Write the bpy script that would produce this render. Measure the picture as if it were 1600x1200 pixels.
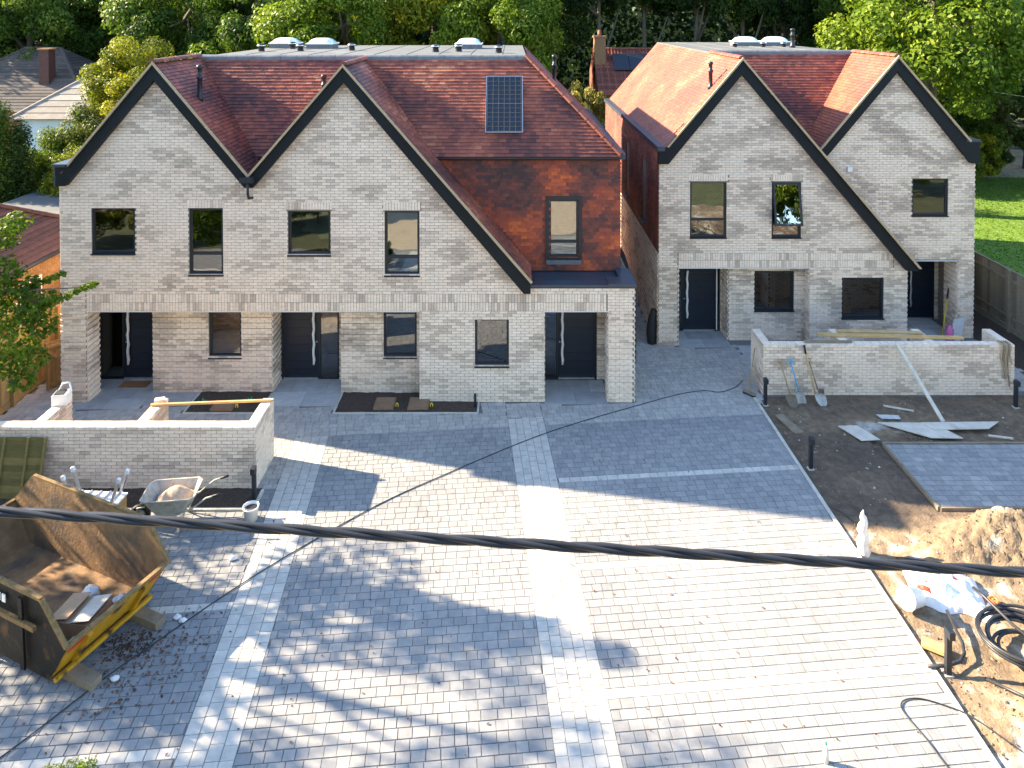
import bpy, math, random
import numpy as np
from mathutils import Vector, Matrix, noise as mnoise

# ------------------------------------------------------------------ camera, sky, sun, exposure
for o in list(bpy.data.objects): bpy.data.objects.remove(o)
SC = bpy.context.scene
COL = SC.collection
CAMH = 10.106
cam_d = bpy.data.cameras.new('camera'); cam = bpy.data.objects.new('camera', cam_d); COL.objects.link(cam)
cam_d.sensor_fit = 'HORIZONTAL'; cam_d.sensor_width = 36.0
cam_d.lens = 36.0 * 1109.0 / 1600.0
cam_d.shift_y = -(600 - 46.3) / 1600.0
cam_d.clip_start = 0.1; cam_d.clip_end = 2000
cam.location = (0, 0, CAMH); cam.rotation_euler = (math.radians(90 - 1.1), 0, 0)
SC.camera = cam

SUN = Vector((-1.9, 0.49, 1.0)).normalized()           # towards the sun
EL = math.asin(SUN.z)
world = bpy.data.worlds.new('World'); SC.world = world; world.use_nodes = True
nt = world.node_tree; nt.nodes.clear()
wo = nt.nodes.new('ShaderNodeOutputWorld'); bg = nt.nodes.new('ShaderNodeBackground')
sky = nt.nodes.new('ShaderNodeTexSky'); sky.sky_type = 'NISHITA'; sky.sun_disc = False
sky.sun_elevation = EL; sky.sun_rotation = math.atan2(SUN.x, SUN.y)
sky.altitude = 50; sky.air_density = 1.0; sky.dust_density = 0.4; sky.ozone_density = 2.0
bg.inputs[1].default_value = 0.13
nt.links.new(sky.outputs[0], bg.inputs[0]); nt.links.new(bg.outputs[0], wo.inputs[0])
sd = bpy.data.lights.new('sun', 'SUN'); sd.energy = 5.0; sd.angle = math.radians(0.55); sd.color = (1.0, 0.83, 0.60)
so = bpy.data.objects.new('sun', sd); COL.objects.link(so)
so.rotation_euler = (-SUN).to_track_quat('-Z', 'Y').to_euler(); so.location = (-40, 30, 40)
SC.view_settings.view_transform = 'Standard'; SC.view_settings.look = 'None'
SC.view_settings.gamma = 1.0; SC.view_settings.use_curve_mapping = False
SC.view_settings.exposure = 2.38

# ------------------------------------------------------------------ helpers
R = random.Random(7)
def lerp(a, b, t): return a + (b - a) * t
class MB:
    """collects faces (with a tone per face) and links them as one mesh object"""
    def __init__(s): s.v = []; s.f = []; s.t = []; s.sm = []
    def face(s, pts, tone=0.5, smooth=False):
        n = len(s.v); s.v += [tuple(p) for p in pts]; s.f.append(tuple(range(n, n + len(pts)))); s.t.append(tone); s.sm.append(smooth)
    def idx(s, verts, faces, tone=0.5, smooth=False):
        n = len(s.v); s.v += [tuple(p) for p in verts]
        for f in faces: s.f.append(tuple(n + i for i in f)); s.t.append(tone); s.sm.append(smooth)
    def box(s, x0, x1, y0, y1, z0, z1, tone=0.5, skip=''):
        v = [(x0,y0,z0),(x1,y0,z0),(x1,y1,z0),(x0,y1,z0),(x0,y0,z1),(x1,y0,z1),(x1,y1,z1),(x0,y1,z1)]
        F = {'b':(3,2,1,0),'t':(4,5,6,7),'f':(0,1,5,4),'r':(1,2,6,5),'k':(2,3,7,6),'l':(3,0,4,7)}
        s.idx(v, [F[k] for k in F if k not in skip], tone)
    def obox(s, c, ax, ay, az, tone=0.5):
        c = Vector(c); ax = Vector(ax); ay = Vector(ay); az = Vector(az)
        v = [c + ax*i + ay*j + az*k for k in (-1,1) for (i,j) in ((-1,-1),(1,-1),(1,1),(-1,1))]
        s.idx(v, [(3,2,1,0),(4,5,6,7),(0,1,5,4),(1,2,6,5),(2,3,7,6),(3,0,4,7)], tone)
    def bar(s, a, b, w, h, tone=0.5, up=(0,0,1)):
        a = Vector(a); b = Vector(b); d = (b-a); L = d.length; d.normalize()
        sd_ = d.cross(Vector(up))
        if sd_.length < 1e-4: sd_ = Vector((1,0,0))
        sd_.normalize(); u = sd_.cross(d)
        s.obox((a+b)/2, d*L/2, sd_*w/2, u*h/2, tone)
    def prism(s, poly, y0, y1, tone=0.5):                # poly in XZ, extruded along Y (y0 = front)
        n = len(poly)
        a = [(x, y0, z) for x, z in poly]; b = [(x, y1, z) for x, z in poly]
        s.idx(a + b, [tuple(range(n)), tuple(range(2*n-1, n-1, -1))] + [(i, n+i, n+(i+1) % n, (i+1) % n) for i in range(n)], tone)
    def slab(s, poly, z0, z1, tone=0.5):                 # poly in XY, extruded along Z
        n = len(poly)
        a = [(x, y, z0) for x, y in poly]; b = [(x, y, z1) for x, y in poly]
        s.idx(a + b, [tuple(range(n-1, -1, -1)), tuple(range(n, 2*n))] + [(i, (i+1) % n, n+(i+1) % n, n+i) for i in range(n)], tone)
    def tube(s, pts, r, n=8, tone=0.5, closed=False):
        pts = [Vector(p) for p in pts]; m = len(pts)
        rr = r if isinstance(r, (list, tuple)) else [r]*m
        rings = []; prev = None
        for i, p in enumerate(pts):
            d = (pts[min(i+1, m-1)] - pts[max(i-1, 0)])
            if d.length < 1e-7: d = Vector((0,0,1))
            d.normalize()
            if prev is None:
                u = d.cross(Vector((0,0,1)))
                if u.length < 0.05: u = d.cross(Vector((1,0,0)))
            else: u = prev - d*prev.dot(d)
            u.normalize(); prev = u; w = d.cross(u)
            rings.append([p + (u*math.cos(2*math.pi*k/n) + w*math.sin(2*math.pi*k/n))*rr[i] for k in range(n)])
        v = [q for g in rings for q in g]; F = []
        for i in range(m-1):
            for k in range(n): F.append((i*n+k, i*n+(k+1) % n, (i+1)*n+(k+1) % n, (i+1)*n+k))
        F.append(tuple(range(n-1, -1, -1))); F.append(tuple((m-1)*n+k for k in range(n)))
        s.idx(v, F, tone, True)
    def lathe(s, prof, c, n=16, tone=0.5, axis=None):    # prof [(r,h)], axis: matrix for orientation
        Mx = axis or Matrix.Identity(3); c = Vector(c); v = []; F = []
        for r, h in prof:
            for k in range(n): v.append(c + Mx @ Vector((r*math.cos(2*math.pi*k/n), r*math.sin(2*math.pi*k/n), h)))
        for i in range(len(prof)-1):
            for k in range(n): F.append((i*n+k, i*n+(k+1) % n, (i+1)*n+(k+1) % n, (i+1)*n+k))
        s.idx(v, F, tone, True)
    def mesh(s, name, mat, off=(0,0,0)):
        me = bpy.data.meshes.new(name)
        ox, oy, oz = off
        me.from_pydata([(x-ox, y-oy, z-oz) for x, y, z in s.v], [], s.f)
        a = me.attributes.new('tone', 'FLOAT', 'FACE'); a.data.foreach_set('value', s.t)
        me.polygons.foreach_set('use_smooth', s.sm)
        me.materials.append(mat); me.update()
        return me
    def build(s, name, mat, parent=None, local=False):
        off = (0,0,0)
        if parent is not None and not local: off = wloc(parent)
        o = bpy.data.objects.new(name, s.mesh(name, mat, off)); COL.objects.link(o)
        if parent is not None: o.parent = parent
        return o
def wloc(o):
    l = Vector((0,0,0))
    while o is not None: l = l + o.location; o = o.parent
    return l
def tag(o, label=None, cat=None, group=None, kind=None):
    if label: o['label'] = label
    if cat: o['category'] = cat
    if group: o['group'] = group
    if kind: o['kind'] = kind
    return o
def thing(name, label, cat, loc=(0,0,0), rz=0.0, group=None, rot=None):
    o = bpy.data.objects.new(name, None); COL.objects.link(o); o.empty_display_size = 0.2
    o.location = loc; o.rotation_euler = rot or (0,0,rz)
    return tag(o, label, cat, group)
def struct(name, mb, mat): return tag(mb.build(name, mat), kind='structure')
def one(name, mb, mat, label, cat, group=None):
    return tag(mb.build(name, mat), label, cat, group)
def link_mesh(name, me, loc, parent, rot=(0,0,0)):
    o = bpy.data.objects.new(name, me); COL.objects.link(o); o.parent = parent; o.location = loc; o.rotation_euler = rot
    return o

# ------------------------------------------------------------------ materials
def ramp_set(cr, stops):
    el = cr.color_ramp.elements
    while len(el) > 1: el.remove(el[-1])
    el[0].position = stops[0][0]; el[0].color = (*stops[0][1], 1)
    for p, c in stops[1:]:
        e = el.new(p); e.color = (*c, 1)
def M(name, base, rough=0.7, var=0.25, nscale=6.0, bump=0.0, bscale=40.0, metal=0.0, spec=0.4, stops=None, stretch=(1,1,1), blotch=None, interp=None, sub=None):
    m = bpy.data.materials.new(name); m.use_nodes = True; t = m.node_tree; N = t.nodes; L = t.links
    b = N['Principled BSDF']; b.inputs['Roughness'].default_value = rough; b.inputs['Metallic'].default_value = metal
    b.inputs['Specular IOR Level'].default_value = spec
    geo = N.new('ShaderNodeNewGeometry'); mp = N.new('ShaderNodeMapping'); mp.inputs['Scale'].default_value = stretch
    L.new(geo.outputs['Position'], mp.inputs[0])
    if stops:
        at = N.new('ShaderNodeAttribute'); at.attribute_name = 'tone'
        cr = N.new('ShaderNodeValToRGB'); ramp_set(cr, stops)
        if interp: cr.color_ramp.interpolation = interp
        L.new(at.outputs['Fac'], cr.inputs[0]); src = cr.outputs[0]
    else:
        rgb = N.new('ShaderNodeRGB'); rgb.outputs[0].default_value = (*base, 1); src = rgb.outputs[0]
    if var > 0:
        nz = N.new('ShaderNodeTexNoise'); nz.inputs['Scale'].default_value = nscale; nz.inputs['Detail'].default_value = 5; nz.inputs['Roughness'].default_value = 0.65
        L.new(mp.outputs[0], nz.inputs['Vector'])
        mr = N.new('ShaderNodeMapRange'); mr.inputs[1].default_value = 0.25; mr.inputs[2].default_value = 0.75
        mr.inputs[3].default_value = 1 - var; mr.inputs[4].default_value = 1 + var
        L.new(nz.outputs['Fac'], mr.inputs[0])
        mx = N.new('ShaderNodeMix'); mx.data_type = 'RGBA'; mx.blend_type = 'MULTIPLY'; mx.inputs[0].default_value = 1
        L.new(src, mx.inputs[6]); L.new(mr.outputs[0], mx.inputs[7]); src = mx.outputs[2]
    if blotch:                                           # (colour, scale, low, high): stains with a shape of their own
        c2, sc, lo, hi = blotch
        n2 = N.new('ShaderNodeTexNoise'); n2.inputs['Scale'].default_value = sc; n2.inputs['Detail'].default_value = 6; n2.inputs['Roughness'].default_value = 0.6
        L.new(mp.outputs[0], n2.inputs['Vector'])
        m2 = N.new('ShaderNodeMapRange'); m2.inputs[1].default_value = lo; m2.inputs[2].default_value = hi
        L.new(n2.outputs['Fac'], m2.inputs[0])
        x2 = N.new('ShaderNodeMix'); x2.data_type = 'RGBA'; x2.inputs[7].default_value = (*c2, 1)
        L.new(m2.outputs[0], x2.inputs[0]); L.new(src, x2.inputs[6]); src = x2.outputs[2]
    L.new(src, b.inputs['Base Color'])
    if bump > 0:
        nb = N.new('ShaderNodeTexNoise'); nb.inputs['Scale'].default_value = bscale; nb.inputs['Detail'].default_value = 4
        L.new(mp.outputs[0], nb.inputs['Vector'])
        bp = N.new('ShaderNodeBump'); bp.inputs['Strength'].default_value = bump; bp.inputs['Distance'].default_value = 0.02
        L.new(nb.outputs['Fac'], bp.inputs['Height']); L.new(bp.outputs[0], b.inputs['Normal'])
    return m
def leaf_mat(name, c1, c2, c3, trans=0.35):
    m = bpy.data.materials.new(name); m.use_nodes = True; t = m.node_tree; N = t.nodes; L = t.links; N.clear()
    out = N.new('ShaderNodeOutputMaterial'); at = N.new('ShaderNodeAttribute'); at.attribute_name = 'tone'
    cr = N.new('ShaderNodeValToRGB'); ramp_set(cr, [(0.0, c1), (0.55, c2), (1.0, c3)]); L.new(at.outputs['Fac'], cr.inputs[0])
    d = N.new('ShaderNodeBsdfPrincipled'); d.inputs['Roughness'].default_value = 0.5; d.inputs['Specular IOR Level'].default_value = 0.14
    tr = N.new('ShaderNodeBsdfTranslucent'); mx = N.new('ShaderNodeMixShader'); mx.inputs[0].default_value = trans
    br = N.new('ShaderNodeMix'); br.data_type = 'RGBA'; br.blend_type = 'MULTIPLY'; br.inputs[0].default_value = 1; br.inputs[7].default_value = (1.25, 1.3, 0.55, 1)
    L.new(cr.outputs[0], d.inputs['Base Color']); L.new(cr.outputs[0], br.inputs[6]); L.new(br.outputs[2], tr.inputs['Color'])
    L.new(d.outputs[0], mx.inputs[1]); L.new(tr.outputs[0], mx.inputs[2]); L.new(mx.outputs[0], out.inputs['Surface'])
    return m
def glass_mat(name, tint=(0.62, 0.7, 0.68), ior=2.6):
    m = bpy.data.materials.new(name); m.use_nodes = True; t = m.node_tree; N = t.nodes; L = t.links; N.clear()
    out = N.new('ShaderNodeOutputMaterial'); fr = N.new('ShaderNodeFresnel'); fr.inputs['IOR'].default_value = ior
    tr = N.new('ShaderNodeBsdfTransparent'); tr.inputs[0].default_value = (*tint, 1)
    gl = N.new('ShaderNodeBsdfGlossy'); gl.inputs['Roughness'].default_value = 0.0; gl.inputs['Color'].default_value = (0.95, 0.98, 1, 1)
    geo = N.new('ShaderNodeNewGeometry'); nz = N.new('ShaderNodeTexNoise'); nz.inputs['Scale'].default_value = 1.6; nz.inputs['Detail'].default_value = 1
    L.new(geo.outputs['Position'], nz.inputs['Vector'])
    bp = N.new('ShaderNodeBump'); bp.inputs['Strength'].default_value = 0.05; bp.inputs['Distance'].default_value = 0.05
    L.new(nz.outputs['Fac'], bp.inputs['Height']); L.new(bp.outputs[0], gl.inputs['Normal'])
    mx = N.new('ShaderNodeMixShader'); L.new(fr.outputs[0], mx.inputs[0]); L.new(tr.outputs[0], mx.inputs[1]); L.new(gl.outputs[0], mx.inputs[2]); L.new(mx.outputs[0], out.inputs['Surface'])
    return m
BRK = [(0.0,(0.84,0.675,0.52)),(0.40,(0.78,0.615,0.465)),(0.52,(0.61,0.475,0.36)),(0.8,(0.48,0.375,0.285)),(1.0,(0.39,0.305,0.235))]
m_brick = M('buff_brick', 0, 0.9, 0.2, 9, 0.35, 60, stops=BRK, stretch=(1,1,3.2))
m_mortar = M('mortar', (0.22,0.175,0.135), 0.95, 0.2, 12, 0.2, 80)
TILE = [(0.0,(0.06,0.028,0.027)),(0.3,(0.145,0.045,0.033)),(0.6,(0.25,0.07,0.042)),(0.85,(0.35,0.10,0.055)),(1.0,(0.47,0.185,0.095))]
m_tile = M('clay_tile', 0, 0.62, 0.28, 7, 0.25, 50, stops=TILE)
HUNG = [(0.0,(0.055,0.027,0.024)),(0.35,(0.14,0.04,0.027)),(0.62,(0.27,0.055,0.026)),(0.85,(0.42,0.082,0.026)),(1.0,(0.54,0.11,0.026))]
m_hung = M('hung_clay_tile', 0, 0.65, 0.3, 9, 0.25, 50, stops=HUNG)
m_under = M('roof_underlay', (0.05,0.035,0.03), 0.9, 0.2)
PAV = [(0.0,(0.15,0.152,0.155)),(0.25,(0.21,0.21,0.207)),(0.45,(0.30,0.288,0.268)),(0.6,(0.39,0.365,0.325)),(0.75,(0.48,0.445,0.385)),(1.0,(0.60,0.55,0.475))]
m_pave = M('paving_block', 0, 0.88, 0.2, 5, 0.25, 70, stops=PAV, blotch=((0.2,0.17,0.14), 0.8, 0.62, 0.9))
m_joint = M('jointing_sand', (0.17,0.155,0.14), 0.95, 0.3, 20)
m_slab = M('stone_slab', (0.40,0.39,0.37), 0.85, 0.2, 3, 0.15, 40, stops=[(0,(0.30,0.295,0.285)),(1,(0.46,0.445,0.42))])
m_kerb = M('concrete_edging', (0.50,0.46,0.39), 0.9, 0.25, 5, 0.3, 50)
m_black = M('anthracite_metal', (0.018,0.021,0.026), 0.42, 0.15, 3)
m_fascia = M('black_fascia', (0.009,0.012,0.014), 0.55, 0.2, 2, spec=0.2)
m_coping = M('grey_coping', (0.045,0.055,0.07), 0.38, 0.15, 4)
m_verge = M('timber_undercloak', (0.42,0.31,0.18), 0.8, 0.2, 14)
m_door = M('navy_door', (0.012,0.017,0.028), 0.35, 0.1, 3)
m_white = M('white_plastic', (0.78,0.77,0.74), 0.5, 0.08, 8)
m_film = M('white_film', (0.75,0.74,0.72), 0.45, 0.12, 30, 0.4, 30)
m_glass = glass_mat('window_glass')
m_plaster = M('plaster', (0.42,0.41,0.38), 0.9, 0.1, 2)
m_soffit = M('soffit', (0.72,0.69,0.64), 0.7, 0.06)
m_felt = M('roof_felt', (0.115,0.12,0.115), 0.9, 0.2, 1.3, 0.15, 60, spec=0.2, blotch=((0.17,0.17,0.155), 0.6, 0.55, 0.8))
m_lead = M('lead_edge', (0.13,0.135,0.14), 0.6, 0.25, 8, 0.3, 14)
m_pv = M('solar_cell', (0.012,0.014,0.022), 0.15, 0.1, 3, spec=0.6)
m_pvline = M('solar_grid', (0.13,0.12,0.09), 0.4, 0.1)
m_alu = M('aluminium', (0.62,0.62,0.62), 0.38, 0.15, 10, metal=0.9)
m_dome = M('skylight_dome', (0.66,0.72,0.76), 0.08, 0.05, spec=0.8)
m_soil = M('soil', (0.115,0.085,0.058), 0.97, 0.45, 9, 0.9, 26, blotch=((0.05,0.037,0.027), 1.1, 0.45, 0.7))
m_bed = M('bed_soil', (0.062,0.042,0.03), 0.97, 0.5, 18, 1.0, 40)
m_site = M('site_soil', (0.28,0.20,0.125), 0.97, 0.4, 7, 0.9, 22, stops=[(0,(0.085,0.06,0.042)),(0.5,(0.15,0.105,0.066)),(0.8,(0.22,0.155,0.092)),(1,(0.40,0.37,0.32))])
m_stone = M('rubble', 0, 0.9, 0.25, 10, 0.3, 40, stops=[(0,(0.08,0.06,0.042)),(0.5,(0.20,0.145,0.09)),(0.85,(0.30,0.24,0.165)),(1,(0.55,0.52,0.47))])
m_plaster_patch = M('spilt_plaster', (0.48,0.47,0.44), 0.95, 0.25, 6, 0.5, 30)
m_grass = M('lawn_grass', (0.085,0.17,0.018), 0.9, 0.35, 2.5, 0.6, 30, stops=[(0,(0.06,0.13,0.012)),(1,(0.16,0.24,0.03))])
m_ground = M('rough_ground', (0.07,0.075,0.03), 0.95, 0.4, 1.5, 0.6, 8)
m_gravel = M('gravel_path', (0.42,0.33,0.23), 0.95, 0.25, 5, 0.5, 60)
m_asphalt = M('asphalt', (0.05,0.05,0.05), 0.9, 0.25, 6, 0.3, 90)
m_timber = M('new_timber', (0.52,0.33,0.13), 0.75, 0.22, 4, 0.15, 30, stretch=(1,1,6))
m_fence = M('fence_timber', 0, 0.8, 0.25, 4, 0.2, 30, stops=[(0,(0.25,0.14,0.05)),(1,(0.44,0.26,0.09))], stretch=(6,6,1))
m_fence_g = M('weathered_fence', 0, 0.85, 0.25, 5, 0.2, 30, stops=[(0,(0.15,0.12,0.085)),(1,(0.27,0.215,0.15))], stretch=(1,1,6))
m_green_t = M('tanalised_timber', 0, 0.85, 0.25, 5, 0.2, 30, stops=[(0,(0.13,0.105,0.03)),(1,(0.22,0.165,0.05))], stretch=(1,1,6))
m_oldwood = M('weathered_timber', (0.23,0.18,0.12), 0.85, 0.3, 5, 0.25, 30)
m_ply = M('pale_board', (0.58,0.51,0.41), 0.8, 0.22, 4, 0.2, 20, blotch=((0.36,0.31,0.25), 1.8, 0.55, 0.75))
m_skip = M('skip_yellow', (0.52,0.27,0.012), 0.55, 0.2, 4, 0.3, 20, blotch=((0.07,0.045,0.025), 3.0, 0.54, 0.64))
m_skipk = M('skip_black', (0.009,0.0085,0.007), 0.6, 0.4, 4, 0.3, 20, spec=0.25, blotch=((0.13,0.06,0.02), 1.8, 0.56, 0.7))
m_skipin = M('skip_rust', (0.22,0.125,0.055), 0.8, 0.4, 4, 0.4, 18, blotch=((0.085,0.06,0.042), 1.4, 0.46, 0.62))
m_rust = M('worn_rim', (0.19,0.115,0.04), 0.7, 0.5, 14, 0.3, 30)
m_red = M('red_paint', (0.5,0.045,0.02), 0.6, 0.15)
m_card = M('cardboard', (0.44,0.29,0.17), 0.85, 0.15, 6)
m_paper = M('waste_paper', (0.7,0.68,0.66), 0.8, 0.1)
m_galv = M('barrow_tray', (0.42,0.39,0.32), 0.6, 0.3, 9, 0.3, 20, blotch=((0.27,0.17,0.09), 4, 0.55, 0.7))
m_sand = M('building_sand', (0.52,0.36,0.24), 0.95, 0.25, 20, 0.7, 60)
m_rubber = M('rubber', (0.018,0.018,0.018), 0.6, 0.2, 8)
m_rubberb = M('black_pipe', (0.028,0.028,0.03), 0.42, 0.25, 12)
m_steel = M('worn_steel', (0.34,0.33,0.31), 0.5, 0.3, 10, metal=0.5)
m_dirtysteel = M('muddy_steel', (0.17,0.13,0.09), 0.8, 0.4, 10)
m_ash = M('ash_handle', (0.36,0.23,0.1), 0.6, 0.2, 10)
m_blue = M('blue_handle', (0.08,0.35,0.55), 0.5, 0.1)
m_yellow = M('yellow_plastic', (0.7,0.5,0.02), 0.45, 0.1)
m_pink = M('pink_plastic', (0.62,0.16,0.32), 0.5, 0.1)
m_orange = M('orange_plastic', (0.75,0.15,0.03), 0.45, 0.1)
m_greenp = M('green_plastic', (0.02,0.3,0.13), 0.45, 0.1)
m_mat = M('coir_mat', (0.30,0.145,0.06), 0.97, 0.25, 30, 0.5, 80)
m_cover = M('brown_cover', (0.24,0.145,0.085), 0.75, 0.15, 6, 0.15, 60)
m_sack = M('woven_sack', (0.8,0.78,0.76), 0.6, 0.07, 8, 0.2, 50)
m_wrap = M('polythene_wrap', (0.66,0.63,0.57), 0.35, 0.15, 14, 0.4, 20)
m_bark = M('bark', (0.13,0.10,0.07), 0.95, 0.35, 8, 0.6, 12, stretch=(1,1,0.3))
m_paleb = M('pale_bark', (0.15,0.125,0.09), 0.95, 0.35, 6, 0.5, 12, stretch=(1,1,0.3))
m_oldroof = M('old_roof_tile', 0, 0.9, 0.3, 3, 0.3, 20, stops=[(0,(0.05,0.042,0.037)),(1,(0.10,0.08,0.065))])
m_palroof = M('pale_roof_tile', 0, 0.9, 0.2, 3, 0.3, 20, stops=[(0,(0.24,0.20,0.155)),(1,(0.32,0.27,0.21))])
m_redroof = M('red_roof_tile', 0, 0.8, 0.3, 5, 0.3, 20, stops=[(0,(0.13,0.04,0.028)),(1,(0.30,0.095,0.055))])
m_brnroof = M('brown_roof_tile', 0, 0.8, 0.3, 5, 0.3, 20, stops=[(0,(0.045,0.023,0.02)),(1,(0.11,0.048,0.038))])
m_orbrick = M('orange_brick', 0, 0.9, 0.25, 8, 0.3, 40, stops=[(0,(0.36,0.20,0.095)),(1,(0.20,0.10,0.05))])
m_render = M('blue_render', (0.55,0.62,0.66), 0.9, 0.08, 3)
lf_green = leaf_mat('leaf_mid_green', (0.03,0.062,0.009), (0.068,0.12,0.015), (0.14,0.19,0.026))
lf_dark = leaf_mat('leaf_dark_green', (0.012,0.03,0.007), (0.027,0.056,0.010), (0.055,0.09,0.018), 0.25)
lf_yel = leaf_mat('leaf_yellow_green', (0.07,0.095,0.008), (0.17,0.19,0.013), (0.31,0.28,0.02))
lf_lime = leaf_mat('leaf_bright_green', (0.045,0.085,0.008), (0.105,0.165,0.013), (0.20,0.25,0.024))
lf_pale = leaf_mat('leaf_pale_green', (0.05,0.075,0.022), (0.11,0.14,0.04), (0.24,0.25,0.10))
lf_gold = leaf_mat('leaf_straw', (0.11,0.10,0.02), (0.22,0.19,0.04), (0.34,0.29,0.09))

# ------------------------------------------------------------------ builders: brickwork, tiling, windows, doors
def subtract(ivs, a, b):
    out = []
    for p, q in ivs:
        if b <= p or a >= q: out.append((p, q)); continue
        if a > p: out.append((p, a))
        if b < q: out.append((b, q))
    return out
def with_holes(base, holes):
    def fn(z):
        iv = base(z)
        for x0, x1, z0, z1 in holes:
            if z0 < z < z1: iv = subtract(iv, x0, x1)
        return [(a, b) for a, b in iv if b - a > 0.02]
    return fn
def backing(mb, O, U, N, z0, z1, allowed, depth=0.25, step=0.075):
    """solid wall behind the bricks, O origin, U along, N outward"""
    O = Vector(O); U = Vector(U); N = Vector(N)
    n = int(round((z1 - z0)/step)); i = 0
    while i < n:
        iv = allowed(z0 + (i + 0.5)*step); j = i + 1
        while j < n and allowed(z0 + (j + 0.5)*step) == iv: j += 1
        za = z0 + i*step; zb = z0 + j*step
        for a, b in iv:
            p = [O + U*a, O + U*b, O + U*b - N*depth, O + U*a - N*depth]
            lo = [q + Vector((0,0,za)) for q in p]; hi = [q + Vector((0,0,zb)) for q in p]
            mb.idx(lo + hi, [(0,1,5,4),(1,2,6,5),(2,3,7,6),(3,0,4,7),(4,5,6,7),(0,3,2,1)], 0.5)
        i = j
def piece(mb, O, U, N, u0, u1, z0, z1, n1, tone):
    Z = Vector((0,0,1)); a = O + U*u0; b = O + U*u1
    v = [a + Z*z0, b + Z*z0, b + Z*z1, a + Z*z1]
    w = [q + N*n1 for q in v]
    mb.idx(v + w, [(4,5,6,7),(0,1,5,4),(1,2,6,5),(2,3,7,6),(3,0,4,7)], tone)
_bm = {}
def brick_mesh(w, h, d, tone, mat, nm):
    k = (nm, round(w,3), round(h,3), round(d,3), round(tone*11))
    if k not in _bm:
        mb = MB(); mb.box(0, w, -d, 0, 0, h, round(tone*11)/11, skip='k'); _bm[k] = mb.mesh(nm, mat)
    return _bm[k]
def btone(u, z, seed):
    n = mnoise.noise(Vector((u*1.0 + z*0.5, z*1.9 - u*0.25, seed*3.1)))
    t = 0.30 + 0.62*n + R.uniform(-0.26, 0.26)
    return min(1, max(0, t))
def lay(mb, O, U, N, z0, z1, allowed, seed, proj=None, single=None, keep=None, bias=0.0):
    """running bond; single = list that collects whole bricks to be made objects"""
    O = Vector(O); U = Vector(U); N = Vector(N); n = int(round((z1 - z0)/0.075))
    for i in range(n):
        za = z0 + i*0.075; zc = za + 0.0375
        for a, b in allowed(zc):
            k0 = math.floor((a - 0.1125*(i % 2))/0.225)
            u = k0*0.225 + 0.1125*(i % 2)
            while u < b:
                p = max(a, u + 0.005); q = min(b, u + 0.22)
                if q - p > 0.035:
                    t = min(1, max(0, btone(p, za, seed) + bias)); d = 0.011 + R.uniform(-0.002, 0.003)
                    if proj and proj(i): d += 0.024
                    if single is not None and q - p > 0.214 and (keep is None or keep(p, za)):
                        single.append((p, za + 0.005, d, t))
                    else: piece(mb, O, U, N, p, q, za + 0.005, za + 0.07, d, t)
                u += 0.225
def soldiers(mb, O, U, N, a, b, z0, rows, seed):
    O = Vector(O); U = Vector(U); N = Vector(N)
    for r in range(rows):
        u = a + 0.004
        while u < b - 0.03:
            q = min(b - 0.003, u + 0.065)
            piece(mb, O, U, N, u, q, z0 + r*0.225 + 0.005, z0 + r*0.225 + 0.22, 0.011 + R.uniform(-0.002, 0.003), btone(u*2.2, z0 + r*1.7, seed))
            u += 0.075
def place_bricks(single, parent, O, limit=300):
    """the nearest whole bricks as objects of their own (walls that face the camera)"""
    w = wloc(parent); s = sorted(single, key=lambda b: b[1])
    for p, z, d, t in s[:limit]:
        link_mesh('brick', brick_mesh(0.215, 0.065, round(d/0.004)*0.004, t, m_brick, 'brick'), (O[0] + p - w.x, O[1] - w.y, z - w.z), parent)
    return s[limit:]
def finish_wall(mb, single, parent, O, limit=300):
    rest = place_bricks(single, parent, O, limit)
    for p, z, d, t in rest: piece(mb, Vector(O), Vector((1,0,0)), Vector((0,-1,0)), p, p + 0.215, z, z + 0.065, d, t)
    return tag(mb.build('brickwork', m_brick, parent), kind='stuff')
def tile_one(mb, P, U, S, N, w, g, tone, th=0.026):
    jit = R.uniform(-0.003, 0.004)
    a = P + N*(th + jit); b = P + U*w + N*(th + jit); c = P + U*w + S*(g + 0.02) + N*0.004; d = P + S*(g + 0.02) + N*0.004
    e = P; f = P + U*w
    mb.idx([a,b,c,d,e,f], [(0,1,2,3),(4,5,1,0),(4,0,3),(5,2,1)], tone)
def tile_tone(x, y, z, seed):
    n = mnoise.noise(Vector((x*0.8 + seed, y*0.8, z*1.1)))
    return min(1, max(0, 0.48 + 0.5*n + R.uniform(-0.22, 0.22)))
def tiles(mb, P0, U, S, length, rng, keep, seed, gauge=0.105, w=0.168, single=None, tone=tile_tone):
    P0 = Vector(P0); U = Vector(U).normalized(); S = Vector(S).normalized(); N = U.cross(S)
    if N.z < 0 or (abs(N.z) < 1e-6 and N.y > 0): N = -N
    rows = int(length/gauge)
    for i in range(rows):
        s = i*gauge; a, b = rng(s)
        u = math.floor(a/w)*w + (w/2 if i % 2 else 0) - w
        while u < b:
            p = max(a, u + 0.0015); q = min(b, u + w - 0.0015)
            if q - p > 0.03:
                P = P0 + U*p + S*s; c = P + U*(q-p)/2 + S*gauge/2
                if keep is None or keep(c):
                    t = tone(c.x, c.y, c.z, seed)
                    if single is not None and q - p > w - 0.004: single.append((P, t))
                    else: tile_one(mb, P, U, S, N, q - p, gauge, t)
            u += w
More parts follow.
